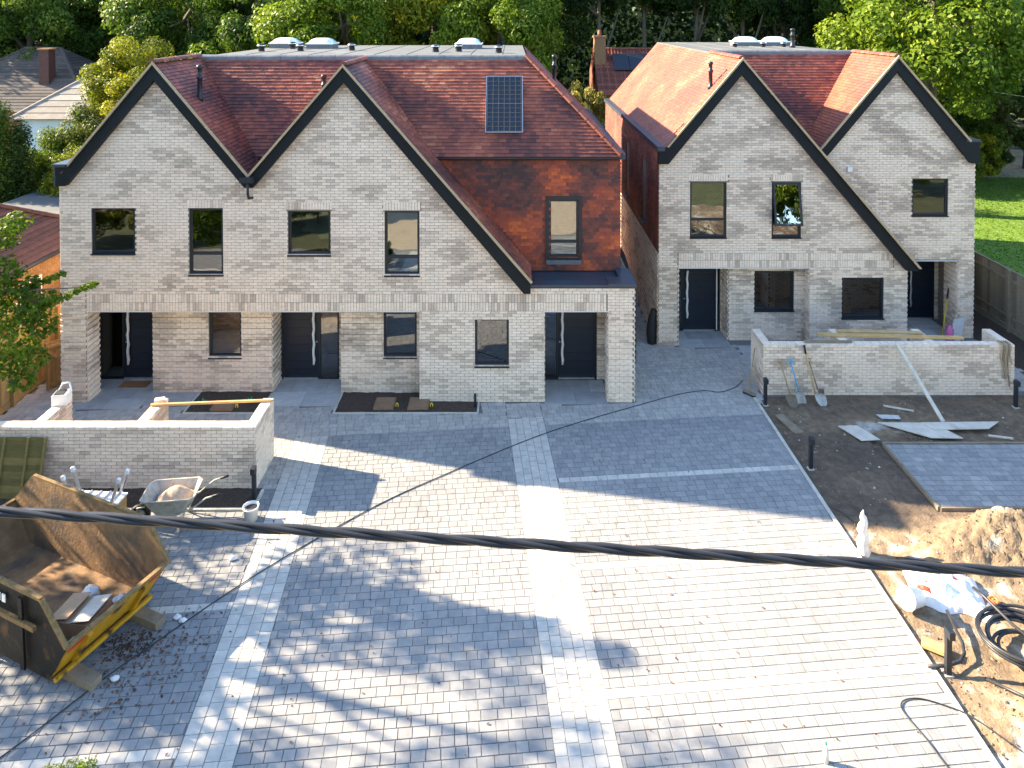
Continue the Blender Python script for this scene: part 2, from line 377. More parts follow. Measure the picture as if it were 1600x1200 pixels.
def place_tiles(single, parent, mat, name, U, S, mb, rank, gauge=0.105, w=0.168, limit=300):
    U = Vector(U).normalized(); S = Vector(S).normalized(); N = U.cross(S)
    if N.z < -1e-6 or (abs(N.z) < 1e-6 and N.y > 0): N = -N
    eul = Matrix((U, S, N)).transposed().to_euler(); wl = wloc(parent); s = sorted(single, key=lambda q: rank(q[0]))
    for P, t in s[:limit]:
        k = (name, round(t*11))
        if k not in _bm:
            b = MB(); tile_one(b, Vector((0,0,0)), Vector((1,0,0)), Vector((0,1,0)), Vector((0,0,1)), w - 0.003, gauge, round(t*11)/11); _bm[k] = b.mesh(name, mat)
        link_mesh(name, _bm[k], P - wl, parent, eul)
    for P, t in s[limit:]: tile_one(mb, P, U, S, N, w - 0.003, gauge, t)
def sheet(mb, pts, th=0.05, tone=0.5):
    """thin plate under the quad pts"""
    p = [Vector(q) for q in pts]; n = (p[1]-p[0]).cross(p[2]-p[0]).normalized()
    if n.z < 0: n = -n
    lo = [q - n*th for q in p]; k = len(p)
    mb.idx(p + lo, [tuple(range(k)), tuple(range(2*k-1, k-1, -1))] + [(i, k+i, k+(i+1) % k, (i+1) % k) for i in range(k)], tone)
def ridge(parent, a, b, mat=None, r=0.115, seg=0.33, name='ridge_tile'):
    a = Vector(a); b = Vector(b); L = (b-a).length; n = max(1, int(round(L/seg))); d = (b-a).normalized()
    side = d.cross(Vector((0,0,1))).normalized(); up = side.cross(d); wl = wloc(parent)
    for i in range(n):
        p = a + d*(L*i/n); q = a + d*(L*(i+1)/n - 0.006); mb = MB(); rows = []
        for pt, rr in ((p, r*1.04), (q, r*0.97)):
            rows += [pt + side*math.cos(t)*rr + up*(math.sin(t)*rr*0.75 - 0.03) for t in [math.pi*k/6 for k in range(7)]]
        mb.idx(rows, [(k, k+1, 8+k, 7+k) for k in range(6)] + [tuple(range(6, -1, -1)), tuple(range(7, 14))], R.uniform(0.3, 0.75), False)
        mb.build(name, mat or m_tile, parent)
def window(house, y, x0, x1, z0, z1, transom=None, opened=False, sill=True):
    w = 0.062; f = MB(); ya, yb = y + 0.035, y + 0.115
    f.box(x0, x1, ya, yb, z1 - w, z1); f.box(x0, x1, ya, yb, z0, z0 + w)
    f.box(x0, x0 + w, ya, yb, z0 + w, z1 - w); f.box(x1 - w, x1, ya, yb, z0 + w, z1 - w)
    if transom: f.box(x0 + w, x1 - w, ya, yb, transom - 0.035, transom + 0.035)
    fr = f.build('window', m_black, house)
    parts = [(z0 + w, transom - 0.035), (transom + 0.035, z1 - w)] if transom else [(z0 + w, z1 - w)]
    for k, (a, b) in enumerate(parts):
        if opened and k == len(parts) - 1: continue
        g = MB(); g.box(x0 + w, x1 - w, y + 0.07, y + 0.078, a, b); g.build('pane', m_glass, fr)
    if opened:
        a, b = parts[-1]; s = MB(); t = math.radians(11.5); ca, sa = math.cos(t), math.sin(t)
        top = Vector(((x0 + x1)/2, y + 0.02, b)); dn = Vector((0, -sa, -ca)); nn = Vector((0, -ca, sa)); hx = (x1 - x0)/2 - 0.03; L = b - a + 0.03
        def bar2(u0, u1, s0, s1): s.obox(top + Vector(((u0+u1)/2, 0, 0)) + dn*((s0+s1)/2), Vector(((u1-u0)/2, 0, 0)), dn*((s1-s0)/2), nn*0.03)
        bar2(-hx, hx, 0, 0.055); bar2(-hx, hx, L - 0.055, L); bar2(-hx, -hx + 0.055, 0.055, L - 0.055); bar2(hx - 0.055, hx, 0.055, L - 0.055)
        s.build('open_sash', m_black, fr)
        g = MB(); g.obox(top + dn*L/2, Vector((hx - 0.055, 0, 0)), dn*(L/2 - 0.055), nn*0.004); g.build('pane', m_glass, fr)
    if sill:
        s = MB(); s.box(x0 - 0.012, x1 + 0.012, y - 0.05, y + 0.034, z0 - 0.035, z0 - 0.002); s.build('sill', m_black, fr)
    li = MB()                                            # pale inner lining of the opening
    li.box(x0 + 0.03, x0 + 0.055, yb + 0.002, y + 0.3, z0 + 0.03, z1 - 0.03); li.box(x1 - 0.055, x1 - 0.03, yb + 0.002, y + 0.3, z0 + 0.03, z1 - 0.03)
    li.box(x0 + 0.056, x1 - 0.056, yb + 0.002, y + 0.32, z0 + 0.025, z0 + 0.055); li.build('inner_sill', m_soffit, fr)
    return fr
def door(house, y, x0, x1, z0=0.03, z1=2.12, hinge=1, side=None, film=True, white_edge=False):
    """leaf x0..x1, side = (a, b) glazed side light"""
    fr = MB(); a = min(x0, side[0]) if side else x0; b = max(x1, side[1]) if side else x1
    fr.box(a - 0.05, a, y - 0.02, y + 0.07, z0, z1 + 0.05); fr.box(b, b + 0.05, y - 0.02, y + 0.07, z0, z1 + 0.05)
    fr.box(a, b, y - 0.02, y + 0.07, z1, z1 + 0.05); fr.box(a, b, y - 0.02, y + 0.07, z0 - 0.03, z0)
    if side:
        m = (x0 if side[0] < x0 else x1); s = -1 if side[0] < x0 else 1
        fr.box(min(m, m + s*0.05), max(m, m + s*0.05), y - 0.018, y + 0.068, z0, z1)
    f = fr.build('door_frame', m_black, house)
    if white_edge:
        e = MB(); e.box(b + 0.05, b + 0.085, y - 0.03, y + 0.05, z0, z1 + 0.05); e.build('white_trim', m_white, f)
    lf = MB(); n = 9
    for k in range(n):
        za = lerp(z0 + 0.01, z1 - 0.01, k/n); zb = lerp(z0 + 0.01, z1 - 0.01, (k+1)/n)
        lf.box(x0 + 0.004, x1 - 0.004, y, y + 0.045, za + 0.004, zb - 0.004)
    lf.box(x0 + 0.006, x1 - 0.006, y + 0.006, y + 0.04, z0 + 0.01, z1 - 0.01)
    d = lf.build('door', m_door, house)
    hx = x0 + 0.13 if hinge > 0 else x1 - 0.13
    h = MB(); zs = [0.42 + 0.14*k for k in range(12)]
    h.tube([(hx + 0.012*math.sin(k*1.9), y - 0.06 - 0.006*math.cos(k*2.3), z) for k, z in enumerate(zs)], [0.03 + 0.01*abs(math.sin(k*1.3)) for k in range(12)], 8)
    h.box(hx - 0.012, hx + 0.012, y - 0.05, y, 0.62, 0.65); h.box(hx - 0.012, hx + 0.012, y - 0.05, y, 1.72, 1.75)
    h.build('handle', m_film if film else m_alu, d)
    k = MB(); kx = hx + (-0.07 if hinge > 0 else 0.07); k.lathe([(0.0,0.02),(0.022,0.02),(0.026,0.0)], (kx, y, 1.03), 10, axis=Matrix.Rotation(math.pi/2, 3, 'X')); k.build('lock', m_alu, d)
    t = MB(); t.box(x0 + 0.01, x1 - 0.01, y - 0.07, y - 0.021, z0 - 0.02, z0 + 0.025); t.build('threshold', m_alu, d)
    if side:
        g = MB(); g.box(side[0] + (0.0 if side[0] < x0 else 0.05), side[1] - (0.05 if side[0] < x0 else 0.0), y + 0.02, y + 0.03, z0, z1); g.build('side_light', m_glass, f)
def flue(parent, p, h=0.75, r=0.062, mat=None):
    mb = MB(); mb.lathe([(0, 0), (r*1.5, 0), (r*1.35, 0.1), (r, 0.13), (r, h*0.62), (r*1.3, h*0.63), (r*1.3, h*0.7), (r*0.92, h*0.71), (r*0.92, h*0.9), (r*1.25, h*0.91), (r*1.25, h), (0, h*1.03)], p, 14)
    mb.build('flue', mat or m_black, parent)
def vent(parent, p, sc=1.0):
    mb = MB(); mb.lathe([(0.12*sc,0),(0.1*sc,0.16*sc),(0.145*sc,0.17*sc),(0.145*sc,0.235*sc),(0.1*sc,0.27*sc),(0,0.28*sc)], p, 14); o = mb.build('roof_vent', m_black, parent)
    mb = MB(); mb.lathe([(0.15*sc,0.195*sc),(0.154*sc,0.21*sc),(0.15*sc,0.225*sc)], p, 14); mb.build('vent_ring', m_alu, o)
def skylight(parent, x, y, z, w=0.95, d=0.95):
    k = MB(); k.box(x - w/2, x + w/2, y - d/2, y + d/2, z, z + 0.16); o = k.build('skylight', m_lead, parent)
    f = MB(); f.box(x - w/2 - 0.03, x + w/2 + 0.03, y - d/2 - 0.03, y + d/2 + 0.03, z + 0.161, z + 0.2); f.build('skylight_frame', m_white, o)
    g = MB(); n = 8; v = []
    for i in range(n + 1):
        for j in range(n + 1):
            a, b = i/n*2 - 1, j/n*2 - 1
            v.append((x + a*w*0.47, y + b*d*0.47, z + 0.201 + 0.19*(max(0, (1 - a**4)*(1 - b**4)))**0.7))
    g.idx(v, [(i*(n+1)+j, (i+1)*(n+1)+j, (i+1)*(n+1)+j+1, i*(n+1)+j+1) for i in range(n) for j in range(n)], 0.5, True)
    g.build('dome', m_dome, o)
def flat_roof(house, x0, x1, y0, y1, z):
    f = MB(); f.box(x0, x1, y0, y1, z - 0.12, z); fl = f.build('flat_roof', m_felt, house)
    x = x0 + 0.9
    while x < x1 - 0.2:
        s = MB(); s.box(x, x + 0.05, y0 + 0.18, y1, z - 0.002, z + 0.012); s.build('felt_seam', m_felt, fl); x += 1.0
    nseg = int((x1 - x0)/0.75)                            # dressed lead along the front edge
    for i in range(nseg):
        a = lerp(x0, x1, i/nseg); b = lerp(x0, x1, (i+1)/nseg) - 0.008; e = MB(); v = []
        for k in range(7):
            xx = lerp(a, b, k/6)
            for (yy, zz) in ((-0.07, -0.14), (-0.075, -0.02), (-0.02, 0.055), (0.09, 0.06), (0.17, 0.0)):
                v.append((xx, y0 + yy + 0.012*mnoise.noise(Vector((xx*5, yy*9, z))), z + zz + 0.012*mnoise.noise(Vector((xx*6, zz*9, z + 3)))))
        e.idx(v, [(k*5+j, (k+1)*5+j, (k+1)*5+j+1, k*5+j+1) for k in range(6) for j in range(4)], 0.5, True)
        e.build('lead_flashing', m_lead, fl)
    return fl
def barge(house, polys, y0, y1, tops, yt):
    mb = MB()
    for p in polys: mb.prism(p, y0, y1)
    b = mb.build('bargeboard', m_fascia, house)
    for p in tops:
        t = MB(); t.prism(p, yt - 0.02, yt + 0.035); t.build('undercloak', m_verge, b)
UX, UY, NX, NXm, NYm = (1,0,0), (0,1,0), (1,0,0), (-1,0,0), (0,-1,0)

# ------------------------------------------------------------------ house 1 (three gabled dwellings on the left)
def build_house1():
    H = thing('terraced_house', 'long pale brick house on the left with two gables and a tile-hung corner', 'house', (-4.3, 18.4, 0))
    Y = 18.4
    wins = [(-10.96,-9.82,3.91,5.12,None,0), (-8.42,-7.53,3.36,5.10,3.90,1), (-5.84,-4.73,3.88,5.06,None,1), (-3.32,-2.41,3.34,5.04,3.81,1)]
    def outline(z):
        if z < 2.4: return [(-11.78,-11.12), (-2.42,0.83), (2.53,3.19)]
        if z < 3.03: return [(-11.78,3.19)]
        r = min(0.45, 0.42 - (z - 2.93)/1.18)
        if z < 5.72: return [(-11.78, r)]
        l = max(-11.78, -11.56 + (z - 5.72)/1.196)
        g1 = -9.2 + (8.52 - z)/1.2; g2 = -4.34 - (8.46 - z)/1.16
        if g1 > g2: return [(l, r)]
        out = []
        if g1 > l: out.append((l, g1))
        if r > g2: out.append((g2, r))
        return out
    holes = [(w[0], w[1], w[2], w[3]) for w in wins] + [(-0.97,-0.08,0.95,2.20)]
    sold = [(w[0] - 0.04, w[1] + 0.04, w[3], w[3] + 0.225) for w in wins if w[5]]
    wall = MB(); backing(wall, (0,Y,0), UX, NYm, -0.15, 8.55, with_holes(outline, holes), 0.28)
    # recessed ground floor walls
    S1, S2, DP = 18.9, 18.87, 19.58
    w1 = [(-8.14,-7.26,0.94,2.19)]; w2 = [(-3.44,-2.55,0.96,2.17)]
    f1 = with_holes(lambda z: [(-9.64,-6.45)], w1); f2 = with_holes(lambda z: [(-4.58,-2.423)], w2)
    backing(wall, (0,S1,0), UX, NYm, -0.15, 2.4, f1, 0.25); backing(wall, (0,S2,0), UX, NYm, -0.15, 2.4, f2, 0.25)
    dp = lambda z: [(-11.78,-11.51), (-9.80,-6.44), (-4.80,0.82), (2.36,3.0)] if z < 2.2 else [(-11.78,3.0)]
    backing(wall, (0,DP,0), UX, NYm, -0.15, 2.4, dp, 0.2)
    for (x0,x1,y0,y1) in [(-11.775,-11.125,18.682,18.95),(-11.775,-11.5,18.951,DP-0.002),(-9.638,-9.42,19.151,DP-0.002),(-6.67,-6.452,19.151,DP-0.002),(-4.578,-4.36,19.121,DP-0.002),(-2.64,-2.425,19.121,DP-0.002),(-2.418,-2.2,18.682,DP-0.002),(0.61,0.828,18.682,DP-0.002),(2.532,3.188,18.682,18.95),(2.75,3.0,18.952,DP-0.002)]:
        wall.box(x0, x1, y0, y1, -0.15, 2.4)
    fw = wall.build('front_wall', m_mortar, H)
    bm_ = MB(); single = []
    odd = lambda i: i % 2 == 0
    inS = lambda z: 2.4 < z < 2.85
    def run(z):
        iv = with_holes(outline, holes + sold)(z)
        if inS(z): iv = [(-11.78,-11.12), (2.5,3.19)]
        return iv
    lowp = lambda z: [(-11.78,-11.12), (2.53,3.19)] if z < 2.4 else []
    lay(bm_, (0,Y,0), UX, NYm, 0.0, 2.4, with_holes(lambda z: [(-2.42,0.83)], holes), 1, single=single)
    lay(bm_, (0,Y,0), UX, NYm, 0.0, 2.4, lowp, 1, proj=odd)
    lay(bm_, (0,Y,0), UX, NYm, 2.4, 8.55, run, 1)
    soldiers(bm_, (0,Y,0), UX, NYm, -11.11, 2.49, 2.4, 2, 2)
    for a, b, z, _ in sold: soldiers(bm_, (0,Y,0), UX, NYm, a, b, z, 1, 3)
    lay(bm_, (0,S1,0), UX, NYm, 0, 2.4, f1, 4, proj=odd, bias=0.08); lay(bm_, (0,S2,0), UX, NYm, 0, 2.4, f2, 5, proj=odd, bias=0.08)
    lay(bm_, (0,DP,0), UX, NYm, 0, 2.4, dp, 6, proj=odd, bias=0.08)
    # returns that face right or left
    lay(bm_, (-11.12,Y,0), UY, NX, 0, 2.4, lambda z: [(0.0,0.55)], 7, proj=odd)
    lay(bm_, (-6.45,S1,0), UY, NX, 0, 2.4, lambda z: [(0.0,0.68)], 8, proj=odd)
    lay(bm_, (2.53,Y,0), UY, NXm, 0, 2.4, lambda z: [(0.0,0.55)], 9, proj=odd)
    lay(bm_, (0.83,Y,0), UY, NX, 0, 2.4, lambda z: [(0.0,1.17)], 10, proj=odd)
    lay(bm_, (-11.78,Y,0), UY, NXm, 0, 6.0, lambda z: [(0.0,10.9)], 11, proj=lambda i: i < 32 and i % 2 == 0)
    lay(bm_, (3.19,Y,0), UY, NX, 0, 3.0, lambda z: [(0.0,10.9)], 12, proj=odd)
    finish_wall(bm_, single, fw, (0,Y,0))
    e = MB(); e.box(-11.12, -2.42, Y - 0.015, DP, 2.375, 2.397); e.box(0.83, 2.53, Y - 0.015, DP, 2.375, 2.397); e.build('soffit', m_soffit, H)
    # other walls, floors, partitions
    o = MB(); o.box(-11.75, -11.5, 19.8, 29.3, -0.15, 6.0); o.box(2.94, 3.17, 19.8, 29.3, -0.15, 3.0); o.box(-11.5, 2.94, 29.05, 29.3, -0.15, 6.2); o.build('rear_wall', m_mortar, H)
    o = MB(); o.box(-11.5, 2.9, 18.7, 29.0, 2.42, 2.7); o.box(-11.5, 2.9, 19.8, 29.0, -0.1, 0.02); o.box(-11.5, 2.9, 22.5, 22.6, 0.02, 5.5)
    for x in (-9.0, -6.79, -4.4, -1.9, 0.7): o.box(x - 0.05, x + 0.05, 19.8, 22.49, 0.02, 2.41); o.box(x - 0.05, x + 0.05, 18.7 if x < -3 else 19.9, 22.49, 2.71, 5.5)
    o.box(-11.5, -2.2, 18.7, 22.49, 5.5, 5.6); o.box(-2.198, 2.9, 19.81, 22.49, 5.5, 5.6); o.build('interior', m_plaster, H)
    # tile-hung upper wall
    TY = 19.55
    gz = lambda x: 8.85 - 1.16*(x + 4.34)
    hole = [(1.02,1.84,3.42,5.04)]
    tw = MB(); backing(tw, (0,TY,0), UX, NYm, 3.03, 6.18, with_holes(lambda z: [(max(-2.2, -4.34 + (8.85 - z)/1.16 - 0.15), 2.99)], hole), 0.25)
    tw.box(2.74, 2.988, TY + 0.25, 29.3, 3.03, 6.18); up = tw.build('tile_hung_wall', m_under, H)
    sg = []; tb = MB()
    def htone(x, y, z, s):
        n = mnoise.noise(Vector((x*1.3 + z*0.9, z*1.3 - x*0.5, 4.7)))
        return min(1, max(0, 0.52 + 0.65*n + R.uniform(-0.2, 0.2)))
    inh = lambda c: not (hole[0][0] - 0.02 < c.x < hole[0][1] + 0.02 and hole[0][2] < c.z < hole[0][3] + 0.04) and c.z > gz(c.x) - 0.15 if c.x < 0.6 else not (hole[0][0] - 0.02 < c.x < hole[0][1] + 0.02 and hole[0][2] < c.z < hole[0][3] + 0.04)
    tiles(tb, (0,TY-0.004,3.06), UX, (0,0,1), 3.1, lambda s: (-2.2, 2.99), inh, 3, gauge=0.098, w=0.166, single=sg, tone=htone)
    place_tiles(sg, up, m_hung, 'wall_tile', UX, (0,0,1), tb, lambda P: abs(P.x - 1.9) + abs(P.z - 4.6)*0.8, gauge=0.098, w=0.166)
    tiles(tb, (2.992,0,3.06), (0,1,0), (0,0,1), 3.1, lambda s: (TY, 29.2), None, 3, gauge=0.098, w=0.166, tone=htone)
    tag(tb.build('wall_tiling', m_hung, up), kind='stuff')
    c = MB(); c.box(0.45, 2.51, Y - 0.05, Y + 0.3, 3.032, 3.10); c.box(2.512, 3.25, Y - 0.06, Y + 0.46, 3.034, 3.13); c.box(2.85, 3.25, Y + 0.462, TY - 0.03, 3.034, 3.125)
    c.box(0.45, 2.84, Y + 0.302, TY - 0.03, 2.98, 3.035); c.build('parapet_coping', m_coping, H)
    g = MB(); g.box(-2.08, 3.1, TY - 0.17, TY - 0.02, 6.17, 6.30); g.box(3.0, 3.14, TY - 0.015, 29.3, 6.18, 6.30); g.build('gutter', m_coping, H)
    # roof
    k1, k2 = 1.2, 1.16; yf = 18.198
    g1 = lambda x: 8.92 - k1*abs(x + 9.22); g2 = lambda x: 8.85 - k2*abs(x + 4.34)
    main = lambda x, y: min(8.9, 8.9 - (21.0 - y)*1.606, 8.9 - (x - 0.43)*1.03)
    rf = MB()
    sheet(rf, [(-11.6,yf+.03,g1(-11.6)-.03),(-11.6,29.2,g1(-11.6)-.03),(-9.22,29.2,8.88),(-9.22,yf+.03,8.88)])
    sheet(rf, [(-6.79,yf+.03,5.97),(-6.79,21.1,5.97),(-9.22,21.1,8.88),(-9.22,yf+.03,8.88)])
    sheet(rf, [(-6.79,yf+.03,5.97),(-6.79,21.1,5.97),(-4.34,21.1,8.81),(-4.34,yf+.03,8.81)])
    sheet(rf, [(-2.1,yf+.03,g2(-2.1)-.03),(-2.1,21.1,g2(-2.1)-.03),(-4.34,21.1,8.81),(-4.34,yf+.03,8.81)])
    sheet(rf, [(0.47,yf+.03,g2(.47)-.03),(0.47,19.53,g2(.47)-.03),(-2.102,19.53,g2(-2.1)-.03),(-2.102,yf+.03,g2(-2.1)-.03)])
    sheet(rf, [(-9.2,19.33,6.2),(3.0,19.33,6.2),(0.43,20.99,8.87),(-9.2,20.99,8.87)])
    sheet(rf, [(3.08,19.4,6.2),(3.08,29.2,6.2),(0.43,29.2,8.87),(0.43,20.99,8.87)])
    roof = rf.build('roof', m_under, H)
    tb = MB(); sg = []
    tiles(tb, (-11.62,0,g1(-11.62)), UY, (1,0,k1), 3.72, lambda s: (yf, 29.2), None, 1)
    tiles(tb, (-6.75,0,5.95), UY, (-1,0,k1), 3.86, lambda s: (yf, 21.0), lambda c: c.y < 19.2 or c.z > main(c.x, c.y) - 0.07, 2)
    tiles(tb, (-6.83,0,5.95), UY, (1,0,k2), 3.78, lambda s: (yf, 21.0), lambda c: c.y < 19.2 or c.z > main(c.x, c.y) - 0.07, 3)
    tiles(tb, (0.5,0,g2(.5)), UY, (-1,0,k2), 7.40, lambda s: (yf, 21.0), lambda c: c.y < 19.52 or (c.z > 6.2 and c.z > main(c.x, c.y) - 0.07), 4)
    def mk(c):
        g = max(g1(c.x) if c.x < -6.79 else -9, g2(c.x) if c.x > -6.79 else -9)
        return c.z > g - 0.09
    L = 2.65/math.sin(math.atan(1.606)); ss = math.sin(math.atan(1.606))
    tiles(tb, (0,19.35,6.25), UX, (0,1,1.606), L, lambda s: (-9.2, 0.43 + (2.65 - s*ss)/1.03 - 0.02), mk, 5, single=sg)
    place_tiles(sg, roof, m_tile, 'roof_tile', UX, (0,1,1.606), tb, lambda P: abs(P.x - 0.8) + abs(P.z - 6.9)*1.2)
    tiles(tb, (3.06,0,6.22), UY, (-1,0,1.03), 3.7, lambda s: (19.42 + s*0.435, 29.2), None, 6)
    tag(tb.build('roof_tiling', m_tile, roof), kind='stuff')
    ridge(roof, (-9.22,yf,8.95), (-9.22,20.9,8.95)); ridge(roof, (-4.34,yf,8.88), (-4.34,20.9,8.88))
    ridge(roof, (3.0,19.36,6.32), (0.43,21.0,8.96), name='hip_tile', r=0.125)
    fl = flat_roof(H, -9.25, 0.43, 21.0, 29.2, 8.9)
    for (x, y) in [(-9.45+.9,24.2),(-8.05,26.0),(-7.25,24.3),(-7.9,28.2),(-5.6,24.8),(-2.55,23.7),(-1.8,24.0),(-2.0,28.2),(-0.43,23.1)]: vent(fl, (x, y, 8.9), 0.95)
    skylight(fl, -8.6, 27.0, 8.9); skylight(fl, -7.1, 26.6, 8.9); skylight(fl, -1.6, 26.4, 8.9)
    flue(roof, (-8.35,18.95,g1(-8.35)-0.04), 0.95); flue(roof, (-5.36,20.2,main(-5.3,20.2)-0.04), 0.85); flue(roof, (1.35,22.6,8.9-(1.35-.43)*1.03-0.04), 0.95)
    barge(H, [[(-11.76,6.22),(-11.43,6.22),(-9.22,8.86),(-9.22,8.46),(-11.52,5.72),(-11.76,5.72)], [(-9.22,8.86),(-6.79,5.94),(-6.79,5.68),(-6.90,5.68),(-9.22,8.46)],
              [(-4.34,8.79),(-6.79,5.94),(-6.79,5.68),(-6.68,5.68),(-4.34,8.40)], [(-4.34,8.79),(0.48,3.20),(0.48,2.93),(0.30,2.93),(-4.34,8.40)]], 18.2, 18.38,
          [[(-11.44,6.22),(-9.22,8.865),(-9.22,8.94),(-11.48,6.24)], [(-9.22,8.865),(-6.79,5.945),(-6.79,6.03),(-9.22,8.94)], [(-4.34,8.795),(-6.79,5.945),(-6.79,6.03),(-4.34,8.87)], [(-4.34,8.795),(0.49,3.205),(0.53,3.25),(-4.34,8.87)]], 18.16)
    h = MB(); h.box(-11.8, -11.42, 18.14, 29.2, 6.225, 6.30); h.box(-11.8, -11.765, 18.2, 29.2, 5.72, 6.224); h.build('side_gutter', m_coping, H)
    h = MB(); h.box(-6.96, -6.62, 18.02, 18.19, 5.84, 5.98); h.tube([(-6.77,18.1,5.86),(-6.77,18.1,5.55),(-6.77,18.16,5.42),(-6.72,18.3,5.40)], 0.035, 8); h.build('hopper', m_black, H)
    # solar panel
    S = Vector((0,1,1.606)).normalized(); N = Vector((0,-1.606,1)).normalized(); c0 = Vector((-0.22, 20.17, main(0,20.17))) + N*0.09
    p = MB(); p.obox(c0, Vector((0.51,0,0)), S*0.86, N*0.02); pv = p.build('solar_panel', m_pv, H)
    for i in range(7): q = MB(); q.obox(c0 + Vector((-0.48 + 0.16*i,0,0)) + N*0.0215, Vector((0.006,0,0)), S*0.85, N*0.002); q.build('grid_line', m_pvline, pv)
    for j in range(13): q = MB(); q.obox(c0 + S*(-0.84 + 0.14*j) + N*0.0235, Vector((0.49,0,0)), S*(0.009 if j == 6 else 0.004), N*0.0016); q.build('grid_line', m_pvline, pv)
    q = MB()
    for sx in (-1, 1): q.obox(c0 + Vector((0.518*sx,0,0)), Vector((0.007,0,0)), S*0.874, N*0.024)
    for sy in (-1, 1): q.obox(c0 + S*0.867*sy, Vector((0.51,0,0)), S*0.007, N*0.024)
    for sx in (-1, 1): q.obox(c0 + Vector((0.35*sx,0,0)) - N*0.055, Vector((0.02,0,0)), S*0.8, N*0.035)
    q.build('panel_frame', m_alu, pv)
    for w in wins: window(H, Y, w[0], w[1], w[2], w[3], w[4])
    window(H, Y, -0.97, -0.08, 0.95, 2.20); window(H, S1, *w1[0]); window(H, S2, *w2[0]); window(H, TY - 0.05, 1.02, 1.84, 3.42, 5.04, 3.86)
    q = MB(); q.box(0.93,1.018,TY-0.06,TY+0.02,3.36,5.13); q.box(1.842,1.93,TY-0.06,TY+0.02,3.36,5.13); q.box(1.018,1.842,TY-0.06,TY+0.02,5.042,5.13); q.build('window_surround', m_black, H)
    q = MB(); q.box(0.95,1.91,TY-0.10,TY-0.004,3.25,3.37); q.build('window_apron', m_lead, H)
    door(H, DP + 0.03, -10.80, -9.87, side=(-11.46,-10.80)); door(H, DP + 0.03, -6.36, -5.38, hinge=-1, side=(-5.38,-4.86)); door(H, DP + 0.03, 1.27, 2.30, side=(0.88,1.27))
    return H
H1 = build_house1()

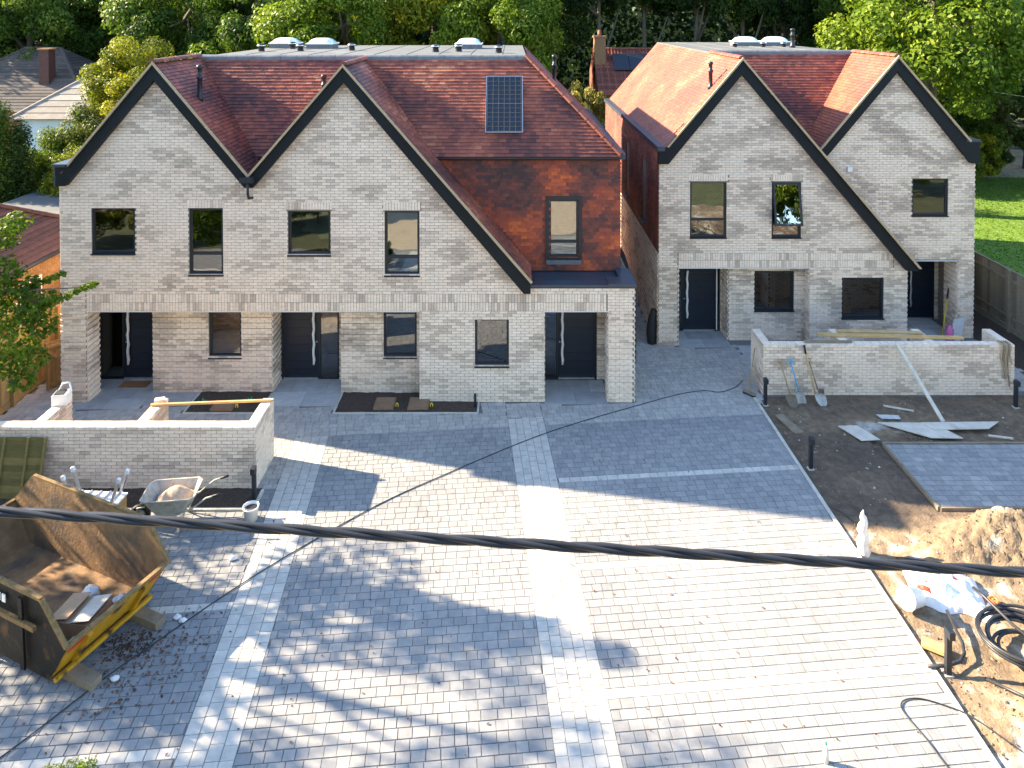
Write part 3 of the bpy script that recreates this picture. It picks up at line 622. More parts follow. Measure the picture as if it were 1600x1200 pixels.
# ------------------------------------------------------------------ house 2 (right, further back)
def build_house2():
    H = thing('gabled_house', 'pale brick house on the right with a long sloping gable and red side wall', 'house', (9.4, 21.6, 0))
    Y, Y4 = 21.6, 22.1
    wins = [(5.44,6.56,3.33,5.06,3.87,False), (7.94,8.84,3.33,5.06,3.72,True)]
    def o3(z):
        if z < 2.4: return [(4.49,5.09), (9.12,12.1)]
        r = 12.12 - (z - 2.34)/1.18
        if z < 5.65: return [(4.49, r)]
        l = 4.72 + (z - 5.65)/1.2
        return [(l, r)] if r > l else []
    def o4(z):
        if z < 2.45: return [(13.98,14.46)]
        l = max(9.3, 12.12 - (z - 2.34)/1.18 - 0.6); r = 14.46
        if z > 5.53: r = min(14.46, 14.34 - (z - 5.53)/1.2)
        if z > 5.7: l = max(9.5, 11.95 - (8.42 - z)/1.19 - 0.04)
        return [(l, r)] if r > l else []
    holes = [w[:4] for w in wins] + [(10.1,11.39,0.84,2.09)]; h4 = [(12.51,13.64,3.86,5.04)]
    sold = [(w[0]-0.04, w[1]+0.04, w[3], w[3]+0.225) for w in wins]
    SG, DP = 21.95, 22.6
    wall = MB(); backing(wall, (0,Y,0), UX, NYm, -0.15, 8.4, with_holes(o3, holes), 0.28); backing(wall, (0,Y4,0), UX, NYm, -0.15, 8.45, with_holes(o4, h4), 0.28)
    fs = with_holes(lambda z: [(6.74,9.118)], [(7.54,8.78,0.93,2.16)]); backing(wall, (0,SG,0), UX, NYm, -0.15, 2.4, fs, 0.25)
    dp = lambda z: [(4.5,5.3), (6.68,9.12)] if z < 2.2 else [(4.5,9.12)]
    backing(wall, (0,DP,0), UX, NYm, -0.15, 2.4, dp, 0.2)
    d4 = lambda z: [(12.1,13.1), (14.08,14.44)] if z < 2.2 else [(12.1,14.44)]
    backing(wall, (0,23.5,0), UX, NYm, -0.15, 2.45, d4, 0.2)
    for (x0,x1,y0,y1) in [(4.495,5.085,21.882,22.2),(6.742,6.96,22.202,DP-.002),(9.122,9.34,21.882,DP-.002),(11.88,12.098,21.882,23.498),(13.985,14.455,22.382,22.8),(4.495,4.74,22.202,33.9),(14.2,14.455,22.802,33.9)]: wall.box(x0,x1,y0,y1,-0.15,2.4 if y1 < 30 else 5.9)
    fw = wall.build('front_wall', m_mortar, H)
    b = MB(); single = []; odd = lambda i: i % 2 == 0
    lay(b, (0,Y,0), UX, NYm, 0, 2.4, with_holes(lambda z: [(9.12,12.1)], holes), 21, proj=odd, single=single, bias=0.1)
    lay(b, (0,Y,0), UX, NYm, 0, 2.4, lambda z: [(4.49,5.09)], 22, proj=odd, bias=0.08)
    def run(z):
        iv = with_holes(o3, holes + sold)(z)
        if z < 2.85: iv = [(4.49,5.09), (11.68,max(11.7, 12.12 - (z-2.34)/1.18))]
        return iv
    lay(b, (0,Y,0), UX, NYm, 2.4, 8.4, run, 23, bias=0.1)
    soldiers(b, (0,Y,0), UX, NYm, 5.1, 11.67, 2.4, 2, 24)
    for s in sold: soldiers(b, (0,Y,0), UX, NYm, s[0], s[1], s[2], 1, 25)
    lay(b, (0,Y4,0), UX, NYm, 0, 8.4, with_holes(o4, h4), 26, bias=0.1, proj=lambda i: i % 2 == 0 if i < 32 else i % 4 == 0)
    lay(b, (0,SG,0), UX, NYm, 0, 2.4, fs, 27, proj=odd, bias=0.15); lay(b, (0,DP,0), UX, NYm, 0, 2.4, dp, 28, proj=odd, bias=0.15); lay(b, (0,23.5,0), UX, NYm, 0, 2.4, d4, 28, proj=odd, bias=0.15)
    lay(b, (9.12,Y,0), UY, NXm, 0, 2.4, lambda z: [(0,0.36)], 29, proj=odd); lay(b, (6.74,SG,0), UY, NXm, 0, 2.4, lambda z: [(0,0.66)], 29, proj=odd); lay(b, (13.98,Y4,0), UY, NXm, 0, 2.4, lambda z: [(0,0.7)], 29, proj=odd)
    lay(b, (4.49,Y,0), UY, NXm, 0, 2.85, lambda z: [(0,12.2)], 30, proj=odd); lay(b, (5.09,Y,0), UY, NX, 0, 2.4, lambda z: [(0,0.6)], 30, proj=odd); lay(b, (14.46,Y4,0), UY, NX, 0, 5.8, lambda z: [(0,11.7)], 31, proj=odd)
    lay(b, (12.1,Y,0), UY, NX, 0, 2.3, lambda z: [(0,1.9)], 32, proj=odd)
    finish_wall(b, single, fw, (0,Y,0))
    e = MB(); e.box(5.09, 9.12, Y - 0.015, DP, 2.375, 2.397); e.box(12.1, 13.98, Y4 - 0.015, 23.5, 2.425, 2.447); e.build('soffit', m_soffit, H)
    o = MB(); o.box(4.74, 14.2, 33.6, 33.85, -0.15, 6.2); o.build('rear_wall', m_mortar, H)
    o = MB(); o.box(4.75, 12.0, 21.9, 33.5, 2.42, 2.7); o.box(12.002, 14.19, 22.4, 33.5, 2.46, 2.7); o.box(4.75, 14.19, 23.75, 33.5, -0.1, 0.02); o.box(4.75, 14.19, 26.0, 26.1, 0.02, 5.5)
    for x in (7.2, 9.4, 11.9): o.box(x-.05, x+.05, 23.8, 25.99, 0.02, 2.41); o.box(x-.05, x+.05, 22.45, 25.99, 2.71, 5.5)
    o.box(4.75, 14.19, 22.4, 25.99, 5.5, 5.6); o.build('interior', m_plaster, H)
    # tile-hung side wall facing left, with two slim windows
    sidew = [(23.6,24.25,3.2,5.2), (27.0,27.65,3.2,5.2)]
    tw = MB(); backing(tw, (4.5,0,0), UY, NXm, 2.85, 6.0, with_holes(lambda z: [(Y+0.29,33.9)], sidew), 0.24); up = tw.build('tile_hung_wall', m_under, H)
    tb = MB(); tn = lambda x, y, z, s: min(1, max(0, 0.42 + 0.45*mnoise.noise(Vector((y*1.2, z*1.3, 8.1))) + R.uniform(-0.2, 0.2)))
    def tl(c): return not any(a - 0.05 < c.y < b_ + 0.05 and z0 < c.z < z1 + 0.05 for a, b_, z0, z1 in sidew)
    N0 = MB()
    U_, S_ = Vector((0,1,0)), Vector((0,0,1)); N_ = Vector((-1,0,0))
    for i in range(31):
        z = 2.87 + i*0.1; y = Y + 0.012 - (0.083 if i % 2 else 0)
        while y < 33.8:
            p = Vector((4.488, max(y, Y + 0.005), z)); w_ = min(0.166, 33.9 - y) - 0.003 - (max(y, Y+0.005) - y); y += 0.166
            if w_ > 0.03 and tl(p + Vector((0, w_/2, 0.05))): tile_one(tb, p, U_, S_, N_, w_, 0.1, tn(p.x, p.y, p.z, 0))
    tag(tb.build('wall_tiling', m_tile, up), kind='stuff')
    for (a, b_, z0, z1) in sidew:
        f = MB(); w_ = 0.06
        f.box(4.53, 4.6, a, b_, z0, z0+w_); f.box(4.53, 4.6, a, b_, z1-w_, z1); f.box(4.53, 4.6, a, a+w_, z0+w_, z1-w_); f.box(4.53, 4.6, b_-w_, b_, z0+w_, z1-w_); fr = f.build('window', m_black, H)
        g = MB(); g.box(4.56, 4.568, a+w_, b_-w_, z0+w_, z1-w_); g.build('pane', m_glass, fr); s = MB(); s.box(4.38, 4.53, a-.03, b_+.03, z0-.04, z0-.002); s.build('sill', m_coping, fr)
    g = MB(); g.box(4.40, 4.62, 21.36, 33.9, 6.02, 6.16); g.build('side_gutter', m_coping, H)
    # roof
    k3, k4, yf = 1.18, 1.2, 21.398; yf4 = 21.938
    g3 = lambda x: 8.83 - k3*abs(x - 6.96); g4 = lambda x: 8.86 - k4*abs(x - 11.95)
    main = lambda y: min(8.85, 8.85 - (24.9 - y)*1.606)
    rf = MB()
    sheet(rf, [(4.6,yf+.03,g3(4.6)-.03),(4.6,33.9,g3(4.6)-.03),(6.96,33.9,8.79),(6.96,yf+.03,8.79)])
    sheet(rf, [(9.46,yf+.03,g3(9.46)-.03),(9.46,25,g3(9.46)-.03),(6.96,25,8.79),(6.96,yf+.03,8.79)])
    sheet(rf, [(12.33,yf+.03,g3(12.33)-.03),(12.33,22.08,g3(12.33)-.03),(9.462,22.08,g3(9.462)-.03),(9.462,yf+.03,g3(9.462)-.03)])
    sheet(rf, [(9.46,yf4+.25,g4(9.46)-.03),(9.46,25,g4(9.46)-.03),(11.95,25,8.82),(11.95,yf4+.03,8.82)])
    sheet(rf, [(14.4,yf4+.03,g4(14.4)-.03),(14.4,33.9,g4(14.4)-.03),(11.95,33.9,8.82),(11.95,yf4+.03,8.82)])
    sheet(rf, [(6.97,23.2,6.11),(11.94,23.2,6.11),(11.94,24.89,8.82),(6.97,24.89,8.82)])
    roof = rf.build('roof', m_under, H); tb = MB(); sg = []
    tiles(tb, (4.58,0,g3(4.58)), UY, (1,0,k3), 3.68, lambda s: (yf, 33.9), None, 11, tone=lambda x,y,z,s: min(1, tile_tone(x,y,z,s)*0.6 + 0.36))  # sunlit slope: the sun is put into paler tile tones
    tiles(tb, (12.37,0,g3(12.37)), UY, (-1,0,k3), 8.36, lambda s: (yf, 24.9), lambda c: c.y < 22.02 or (c.x < 9.5 and c.z > main(c.y) - 0.07), 12)
    tiles(tb, (9.42,0,g4(9.42)), UY, (1,0,k4), 3.92, lambda s: (yf4, 24.9), lambda c: c.z > g3(c.x) - 0.07 and (c.y < 23.1 or c.z > main(c.y) - 0.07), 13, tone=lambda x,y,z,s: min(1, tile_tone(x,y,z,s)*0.6 + 0.36))  # sun painted into the tile tone of this left slope too
    tiles(tb, (14.42,0,g4(14.42)), UY, (-1,0,k4), 3.84, lambda s: (yf4, 33.9), None, 14)
    tiles(tb, (0,23.2,6.12), UX, (0,1,1.606), 3.21, lambda s: (6.97, 11.94), lambda c: c.z > max(g3(c.x), g4(c.x)) - 0.09, 15, single=sg)
    place_tiles(sg, roof, m_tile, 'roof_tile', UX, (0,1,1.606), tb, lambda P: abs(P.x - 9.4))
    tag(tb.build('roof_tiling', m_tile, roof), kind='stuff')
    ridge(roof, (6.96,yf,8.86), (6.96,24.8,8.86)); ridge(roof, (11.95,yf4,8.89), (11.95,24.8,8.89))
    fl = flat_roof(H, 6.93, 11.97, 24.9, 33.9, 8.85)
    skylight(fl, 9.85, 30.0, 8.85, 1.0, 0.9); skylight(fl, 11.1, 30.0, 8.85, 1.0, 0.9)
    for (x, y) in [(8.95,28.5),(10.15,28.7),(10.95,28.6)]: vent(fl, (x, y, 8.85), 0.8)
    flue(fl, (11.15,28.2,8.85), 0.75, 0.075); flue(roof, (6.15,21.95,g3(6.15)-.04), 0.85)
    barge(H, [[(4.44,6.13),(4.72,6.13),(6.96,8.77),(6.96,8.34),(4.74,5.62),(4.44,5.62)], [(6.96,8.77),(12.33,2.44),(12.33,2.36),(12.0,2.36),(6.96,8.34)]], 21.4, 21.58,
          [[(4.73,6.13),(6.96,8.775),(6.96,8.86),(4.69,6.15)], [(6.96,8.775),(12.34,2.445),(12.42,2.45),(6.96,8.86)]], 21.36)
    barge(H, [[(14.52,6.2),(14.18,6.2),(11.95,8.80),(11.95,8.38),(14.26,5.53),(14.52,5.53)], [(11.95,8.80),(9.4,5.74),(9.4,5.3),(11.95,8.38)]], 21.93, 22.08,
          [[(14.19,6.2),(11.95,8.805),(11.95,8.89),(14.24,6.24)], [(11.95,8.805),(9.4,5.745),(9.4,5.83),(11.95,8.89)]], 21.9)
    h = MB(); h.box(14.1, 14.54, 21.92, 33.9, 6.205, 6.27); h.build('side_gutter', m_coping, H)
    for w in wins: window(H, Y, *w[:5], opened=w[5])
    window(H, Y, 10.1, 11.39, 0.84, 2.09); window(H, SG, 7.54, 8.78, 0.93, 2.16); window(H, Y4, 12.51, 13.64, 3.86, 5.04)
    door(H, DP + 0.03, 5.48, 6.50, side=(5.34,5.48), white_edge=True); door(H, 23.53, 13.15, 14.03, film=False)
    al = MB(); al.box(10.47, 10.62, Y4 - 0.06, Y4 - 0.012, 5.25, 5.4); al.build('alarm_box', m_white, H)
    return H
H2 = build_house2()

# ------------------------------------------------------------------ ground, driveway, beds, site soil
g = MB(); g.box(-260, 260, -80, 400, -1.2, -0.09); struct('ground', g, m_ground)
g = MB(); g.slab([(-60,-9),(60,-9),(60,-3),(-60,-3)], -0.088, -0.06); struct('road', g, m_asphalt)
g = MB(); g.slab([(-7,-3),(9,-3),(9,6.29),(-7,6.29)], -0.086, -0.03); struct('forecourt', g, m_gravel)
PA = math.radians(4.9); CA, SA = math.cos(PA), math.sin(PA)
def pq(x, y): return x*CA + y*SA, -x*SA + y*CA
def xy(p, q): return p*CA - q*SA, p*SA + q*CA
KX = lambda y: 6.44 - 0.012*(y - 14)
BEDS = [(-8.36,-6.40,17.86,18.92), (-4.55,-0.87,17.86,18.90)]
SLABS = [(-11.5,-9.62,18.05,19.56), (-6.42,-4.57,18.2,19.56), (0.84,2.52,18.30,19.50), (-9.62,-8.36,18.22,18.92), (5.11,6.72,21.45,22.58), (6.9,14.5,20.6,21.58), (12.12,13.96,21.59,23.48)]
def paved(x, y):
    for a, b, c, d in BEDS + SLABS:
        if a < x < b and c < y < d: return False
    if y < 6.5: return False
    if x < -5.34 and 14.36 < y < 14.96: return False
    if y < 18.39: return (-16.5 if y < 15 else -12.88) < x < (KX(y) if y < 18.75 else 6.5) 
    if x < -11.8: return x > -12.85 and y < 24
    if x < 3.2: return False
    if x < 4.48: return y < 31
    return (x < 6.6 or (x < 14.5 and y > 18.95)) and y < 21.55
def zone(p, q, x, y):
    if -3.75 < p < -2.95 and q < 17.22 and y > 6: return 'L'
    if 1.40 < p < 2.29 and q < 17.6: return 'C'
    if y > 18.9 or q > 17.22: return 'H'
    if p > 2.29:
        for s in (15.17, 12.72, 10.26, 7.8):
            if abs(q - s) < 0.09: return 'S'
        return 'R'
    if p < -3.75:
        if y > 15: return 'H'
        for s in (12.4, 9.95):
            if abs(q - s) < 0.095: return 'S'
        return 'D'
    return 'A'
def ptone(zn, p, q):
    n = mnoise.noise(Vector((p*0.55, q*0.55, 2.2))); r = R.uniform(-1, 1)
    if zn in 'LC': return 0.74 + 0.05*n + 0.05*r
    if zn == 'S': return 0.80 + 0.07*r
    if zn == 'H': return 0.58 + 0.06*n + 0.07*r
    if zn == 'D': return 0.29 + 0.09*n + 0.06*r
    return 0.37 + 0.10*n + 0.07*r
BASEZ = -0.012
dmb = MB(); dmb.slab([(-17,6.3),(KX(6.3),6.3),(KX(18.7),18.7),(14.55,18.75),(14.55,23.6),(4.6,23.6),(4.6,31),(3.1,31),(3.1,19.8),(-11.7,19.8),(-11.7,24),(-12.9,24),(-12.9,15),(-17,15)], -0.08, BASEZ)
drive = struct('driveway', dmb, m_joint)
blocks = []
def field(p0, p1, q0, q1, zs, along='p', rowh=0.163, lens=(0.175, 0.205, 0.24)):
    a0, a1, b0, b1 = (p0, p1, q0, q1) if along == 'p' else (q0, q1, p0, p1)
    b = b0
    while b < b1 - 0.03:
        h = min(rowh, b1 - b); a = a0 - R.uniform(0, 0.2)
        while a < a1:
            L = R.choice(lens); s = max(a, a0); e = min(a + L, a1); a += L
            if 'R' in zs:
                lim = (KX(s*SA + b*CA) - 0.002 + (b + h/2)*SA)/CA
                if s > lim - 0.03: continue
                e = min(e, lim)
            if e - s < 0.04: continue
            P, Q = ((s + e)/2, b + h/2) if along == 'p' else (b + h/2, (s + e)/2)
            X, Yy = xy(P, Q)
            if not paved(X, Yy): continue
            zn = zone(P, Q, X, Yy)
            if zn not in zs: continue
            blocks.append((P, Q, (e - s) if along == 'p' else h, h if along == 'p' else (e - s), ptone(zn, P, Q)))
        b += rowh
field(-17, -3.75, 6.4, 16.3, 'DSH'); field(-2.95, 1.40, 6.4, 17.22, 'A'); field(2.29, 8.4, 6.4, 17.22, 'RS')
field(-3.75, -2.95, 6.4, 17.22, 'L', 'q', 0.2); field(1.40, 2.29, 6.4, 17.6, 'C', 'q', 0.178)
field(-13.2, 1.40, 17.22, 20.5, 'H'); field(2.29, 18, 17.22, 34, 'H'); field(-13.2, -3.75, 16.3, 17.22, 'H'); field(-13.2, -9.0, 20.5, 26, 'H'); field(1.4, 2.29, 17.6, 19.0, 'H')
def block_geo(mb, c, U, V, w, h, tone, z=0.0, base=BASEZ):
    j = 0.0025; ch = 0.004; v = []
    for (sw, sh, zz) in ((w/2 - j, h/2 - j, base), (w/2 - j - ch, h/2 - j - ch, z)):
        for (a, b) in ((-1,-1),(1,-1),(1,1),(-1,1)): v.append((c[0] + U[0]*a*sw + V[0]*b*sh, c[1] + U[1]*a*sw + V[1]*b*sh, zz))
    mb.idx(v, [(4,5,6,7),(0,1,5,4),(1,2,6,5),(2,3,7,6),(3,0,4,7)], tone)
def in_view(x, y): return y > 9.36 and abs(800*0 + 1109*x/y) < 800
near = sorted([b for b in blocks if in_view(*xy(b[0], b[1]))], key=lambda b: xy(b[0], b[1])[1] - 3*b[2]*b[3])
nearset = set(id(b) for b in near[:300]); pm = MB()
for b in blocks:
    x, y = xy(b[0], b[1]); dz = R.uniform(-0.0015, 0.0015)
    if id(b) in nearset:
        k = ('pav', round(b[2], 2), round(b[3], 2), round(min(1, max(0, b[4]))*14))
        if k not in _bm:
            t = MB(); block_geo(t, (0,0), (1,0), (0,1), round(b[2], 2), round(b[3], 2), k[3]/14); _bm[k] = t.mesh('paving_block', m_pave)
        link_mesh('paving_block', _bm[k], (x, y, dz), drive, (0, 0, PA))
    else: block_geo(pm, (x, y), (CA, SA), (-SA, CA), b[2], b[3], b[4], dz)
tag(pm.build('block_paving', m_pave, drive), kind='stuff')
def kerb_run(name, pts, w=0.06, z0=-0.1, z1=0.02, seg=0.9, mat=None):
    root = None
    for (a, b) in zip(pts[:-1], pts[1:]):
        a = Vector((a[0], a[1], 0)); b = Vector((b[0], b[1], 0)); L = (b - a).length; n = max(1, int(L/seg)); d = (b - a)/n
        for i in range(n):
            mb = MB(); mb.bar(a + d*i + Vector((0,0,(z0+z1)/2 + R.uniform(-.002,.002))), a + d*(i + 0.994) + Vector((0,0,(z0+z1)/2)), w, z1 - z0)
            o = mb.build(name if root is None else 'edging_stone', mat or m_kerb, root)
            if root is None: root = tag(o, kind='structure')
    return root
kerb_run('driveway_kerb', [(KX(6.3)+.035,6.3),(KX(18.6)+.035,18.6)], 0.07)
kerb_run('soil_kerb', [(-10.5,14.30),(-5.30,14.33),(-5.30,14.92)], 0.06, -0.08, 0.04)
kerb_run('bed_kerb', [(-8.36,18.8),(-8.36,17.86),(-6.42,17.86),(-6.42,18.8)], 0.05, -0.06, 0.022); kerb_run('bed_kerb', [(-4.54,18.8),(-4.54,17.86),(-0.87,17.86),(-0.87,18.36)], 0.05, -0.06, 0.022)
sl = MB(); sl.box(-11.4, -9.7, 18.2, 19.5, -0.1, -0.02); esl = struct('entrance_paving', sl, m_joint)
for (x0, x1, y0, y1) in SLABS:
    nx = max(1, round((x1 - x0)/0.85)); ny = max(1, round((y1 - y0)/0.6))
    for j in range(ny):
        off = (0.5 if j % 2 else 0)
        cuts = [x0] + [x0 + (x1 - x0)*(i + off)/nx for i in range(0 if off else 1, nx)] + [x1]
        for a, b in zip(cuts[:-1], cuts[1:]):
            mb = MB(); mb.box(a + .004, b - .004, lerp(y0, y1, j/ny) + .004, lerp(y0, y1, (j+1)/ny) - .004, -0.05, 0.006, R.random()); mb.build('stone_slab', m_slab, esl)
def soil_grid(mb, x0, x1, y0, y1, step, zf, tf):
    nx = int((x1 - x0)/step); ny = int((y1 - y0)/step); v = []; n0 = len(mb.v)
    for j in range(ny + 1):
        for i in range(nx + 1):
            x = lerp(x0, x1, i/nx); y = lerp(y0, y1, j/ny); mb.v.append((x, y, zf(x, y)))
    for j in range(ny):
        for i in range(nx):
            a = n0 + j*(nx+1) + i; mb.f.append((a, a+1, a+nx+2, a+nx+1)); mb.t.append(tf(lerp(x0, x1, (i+.5)/nx), lerp(y0, y1, (j+.5)/ny))); mb.sm.append(True)
nz = lambda x, y, s, o=0: mnoise.noise(Vector((x*s, y*s, o)))
for i, (a, b, c, d) in enumerate([(-8.33,-6.45,17.89,18.9), (-4.51,-0.9,17.89,18.88)]):
    mb = MB(); soil_grid(mb, a, b, c, d, 0.05, lambda x, y: 0.022 + 0.02*nz(x, y, 4) + 0.014*nz(x, y, 14), lambda x, y: 0.5); struct('planting_bed', mb, m_bed)
mb = MB(); soil_grid(mb, -12.5, -5.33, 14.33, 14.97, 0.06, lambda x, y: 0.03 + 0.02*nz(x, y, 4) + 0.015*nz(x, y, 14), lambda x, y: 0.5); struct('planting_bed', mb, m_bed)
PB = (8.80, 14.6, 14.42, 16.56)
def heap(x, y):
    z = 0.0
    for (cx, cy, rx, ry, h) in [(9.2,13.35,0.85,0.5,0.5),(8.3,13.1,0.7,0.45,0.24),(10.3,13.0,1.5,0.8,0.6),(12.8,13.0,2.0,1.0,0.5),(8.0,9.9,0.9,0.7,0.22),(9.2,10.0,1.2,1.2,0.3),(7.4,16.2,1.2,1.5,0.07),(11.0,17.9,2.5,0.5,0.06)]:
        r = ((x-cx)/rx)**2 + ((y-cy)/ry)**2
        if r < 4: z += h*math.exp(-r*1.3)
    return z
def site_z(x, y):
    if PB[0] - 0.05 < x < PB[1] and PB[2] - 0.06 < y < PB[3] + 0.05: return -0.07
    e = min(1, max(0, (x - 6.5)/0.35)); h = heap(x, y)
    k = min(1, max(0.0, (abs(y - 15.5) - 1.15)/0.3)) if x > 8.5 else 1
    return -0.035 + e*k*(h + 0.045*nz(x, y, 1.1) + 0.03*nz(x, y, 3.7, 5) + (0.014 + 0.075*min(1, h*3))*nz(x, y, 9, 9) + 0.05*min(1, h*3)*nz(x, y, 19, 4))
def site_t(x, y):
    t = 0.42 + 0.3*nz(x, y, 0.9, 3) + 0.25*nz(x, y, 5, 8)
    t += 0.5*math.exp(-((x-9.3)/1.5)**2 - ((y-17.35)/0.4)**2) + 0.28*math.exp(-((x-7.5)/0.5)**2 - ((y-15.2)/0.35)**2)
    if y < 14.3: t += 0.35*min(1, (14.3 - y)/0.6)
    if 14.2 < y < 17 and x < 8.8: t -= 0.22  # wet soil in shade, the shade painted in as a darker tone
    return min(1, max(0, t))
mb = MB(); soil_grid(mb, 6.49, 13.5, 5.5, 18.72, 0.055, site_z, site_t); soil_grid(mb, 13.5, 18.0, 5.5, 18.72, 0.15, site_z, site_t); struct('site_soil', mb, m_site)
pb = MB(); pb.box(PB[0], PB[1], PB[2], PB[3], -0.09, BASEZ - 0.004); bay = struct('parking_bay', pb, m_joint)
pm = MB(); y = PB[2] + 0.02; cnt = 0; A2 = math.radians(-1.5)
while y < PB[3] - 0.1:
    x = PB[0] - R.uniform(0, 0.2)
    while x < PB[1]:
        L = R.choice((0.18, 0.21, 0.25)); s = max(x, PB[0]); e = min(x + L, PB[1]); x += L
        if e - s < 0.05: continue
        t = min(1, max(0, ptone('A', s, y))); c = ((s+e)/2, y + 0.08)
        if s < 12.2 and cnt < 300 and e - s > 0.17:
            k = ('pav', round(e - s, 2), 0.16, round(t*14)); cnt += 1
            if k not in _bm:
                q = MB(); block_geo(q, (0,0), (1,0), (0,1), k[1], 0.16, k[3]/14); _bm[k] = q.mesh('paving_block', m_pave)
            link_mesh('paving_block', _bm[k], (c[0], c[1], 0), bay)
        else: block_geo(pm, c, (1,0), (0,1), e - s, 0.163, t)
    y += 0.163
tag(pm.build('block_paving', m_pave, bay), kind='stuff')
kerb_run('bay_edging', [(PB[0]-.03,PB[2]-.03),(PB[0]-.03,PB[3]+.03),(PB[1],PB[3]+.03)], 0.05, -0.1, 0.03, 2.0, m_oldwood); kerb_run('bay_edging', [(PB[0],PB[2]-.035),(PB[1],PB[2]-.035)], 0.05, -0.1, 0.02, 2.0, m_oldwood)
rb = MB()                                                # loose stones on the site
def rock(mb, x, y, z, r, t):
    v = [Vector((R.uniform(.6,1), 0, 0)), Vector((-R.uniform(.6,1), R.uniform(-.3,.3), 0)), Vector((R.uniform(-.3,.3), R.uniform(.6,1), 0)), Vector((0, -R.uniform(.6,1), 0)), Vector((R.uniform(-.3,.3), R.uniform(-.3,.3), R.uniform(.4,.8))), Vector((0,0,-.5))]
    m = Matrix.Rotation(R.uniform(0, 6.28), 3, 'Z')
    mb.idx([m @ q*r + Vector((x, y, z)) for q in v], [(0,2,4),(2,1,4),(1,3,4),(3,0,4),(2,0,5),(1,2,5),(3,1,5),(0,3,5)], t)
for i in range(9000):
    x = 6.6 + 8*R.random()**1.2; y = R.uniform(6.5, 18.6)
    if PB[0] - .1 < x < PB[1] and PB[2] - .1 < y < PB[3] + .1: continue
    h = heap(x, y)
    if R.random() > 0.16 + 2.2*h + (0.3 if y < 11 else 0): continue
    rock(rb, x, y, site_z(x, y) + 0.004, R.uniform(0.008, 0.022) + (0.028*R.random()**3), R.random()**1.3)
for i in range(260):
    a = R.uniform(0, 6.28); r = 0.42*R.random()**0.6; x, y = 9.6 + r*math.cos(a)*1.1, 16.86 + r*math.sin(a)*0.45; rock(rb, x, y, site_z(x, y) + 0.03*(1 - r/0.42), R.uniform(.012,.024), 0.25 + .3*R.random())
tag(rb.build('rubble', m_stone), 'loose stones and rubble scattered over the bare soil', 'rubble', kind='stuff')

# ------------------------------------------------------------------ garden walls
def garden_wall(name, label, x0, x1, yf, h, left, right, inner, back, seed):
    """front run x0..x1 with its face at yf; left/right = returns; inner = partitions"""
    W = thing(name, label, 'wall', ((x0 + x1)/2, yf, 0)); T = 0.215; b = MB(); n = int(h/0.075); H = n*0.075
    b.box(x0, x1, yf, yf + T, -0.12, H - 0.004); runs = []
    for x, on in ((x0, left), (x1 - T, right)):
        if on: runs.append((x, x + T))
    for x in inner: runs.append((x, x + T))
    for a, c in runs: b.box(a, c, yf + T + .001, back, -0.12, H - 0.004)
    core = b.build('wall_core', m_mortar, W); m = MB(); single = []
    lay(m, (0,yf,0), UX, NYm, 0, H, lambda z: [(x0, x1)], seed, single=single)
    lay(m, (0,yf+T,0), UX, (0,1,0), 0, H, lambda z: [(x0, x1)], seed)
    lay(m, (x1,yf,0), UY, NX, 0, H, lambda z: [(0, back - yf if right else T)], seed + 1); lay(m, (x0,yf,0), UY, NXm, 0, H, lambda z: [(0, back - yf if left else T)], seed + 1)
    for a, c in runs:
        lay(m, (0,back,0), UX, (0,1,0), 0, H, lambda z: [(a, c)], seed + 2)
        if abs(c - x1) > 0.01: lay(m, (c,yf+T,0), UY, NX, 0, H, lambda z: [(0, back - yf - T)], seed + 3)
        if abs(a - x0) > 0.01: lay(m, (a,yf+T,0), UY, NXm, 0, H, lambda z: [(0, back - yf - T)], seed + 3)
    u = x0                                                # bed of the last course seen from above
    while u < x1: q = min(x1, u + .22); m.box(u + .004, q - .004, yf + .003, yf + T - .003, H - .02, H + R.uniform(.0, .006), R.uniform(0, .35)); u += .225
    for a, c in runs:
        u = yf + T + .004
        while u < back: q = min(back, u + .22); m.box(a + .003, c - .003, u + .004, q - .004, H - .02, H + R.uniform(0, .006), R.uniform(0, .35)); u += .225
    finish_wall(m, single, core, (0,yf,0)); return W
garden_wall('garden_wall', 'low pale brick wall at the left behind the skip and wheelbarrow', -12.4, -5.47, 14.97, 1.36, False, True, (-10.3, -8.1), 16.1, 41)
garden_wall('garden_wall', 'low pale brick wall at the right with shovels leaning on it', 6.70, 13.38, 18.74, 1.38, True, True, (8.85, 11.15), 19.7, 51)
HW = 1.357

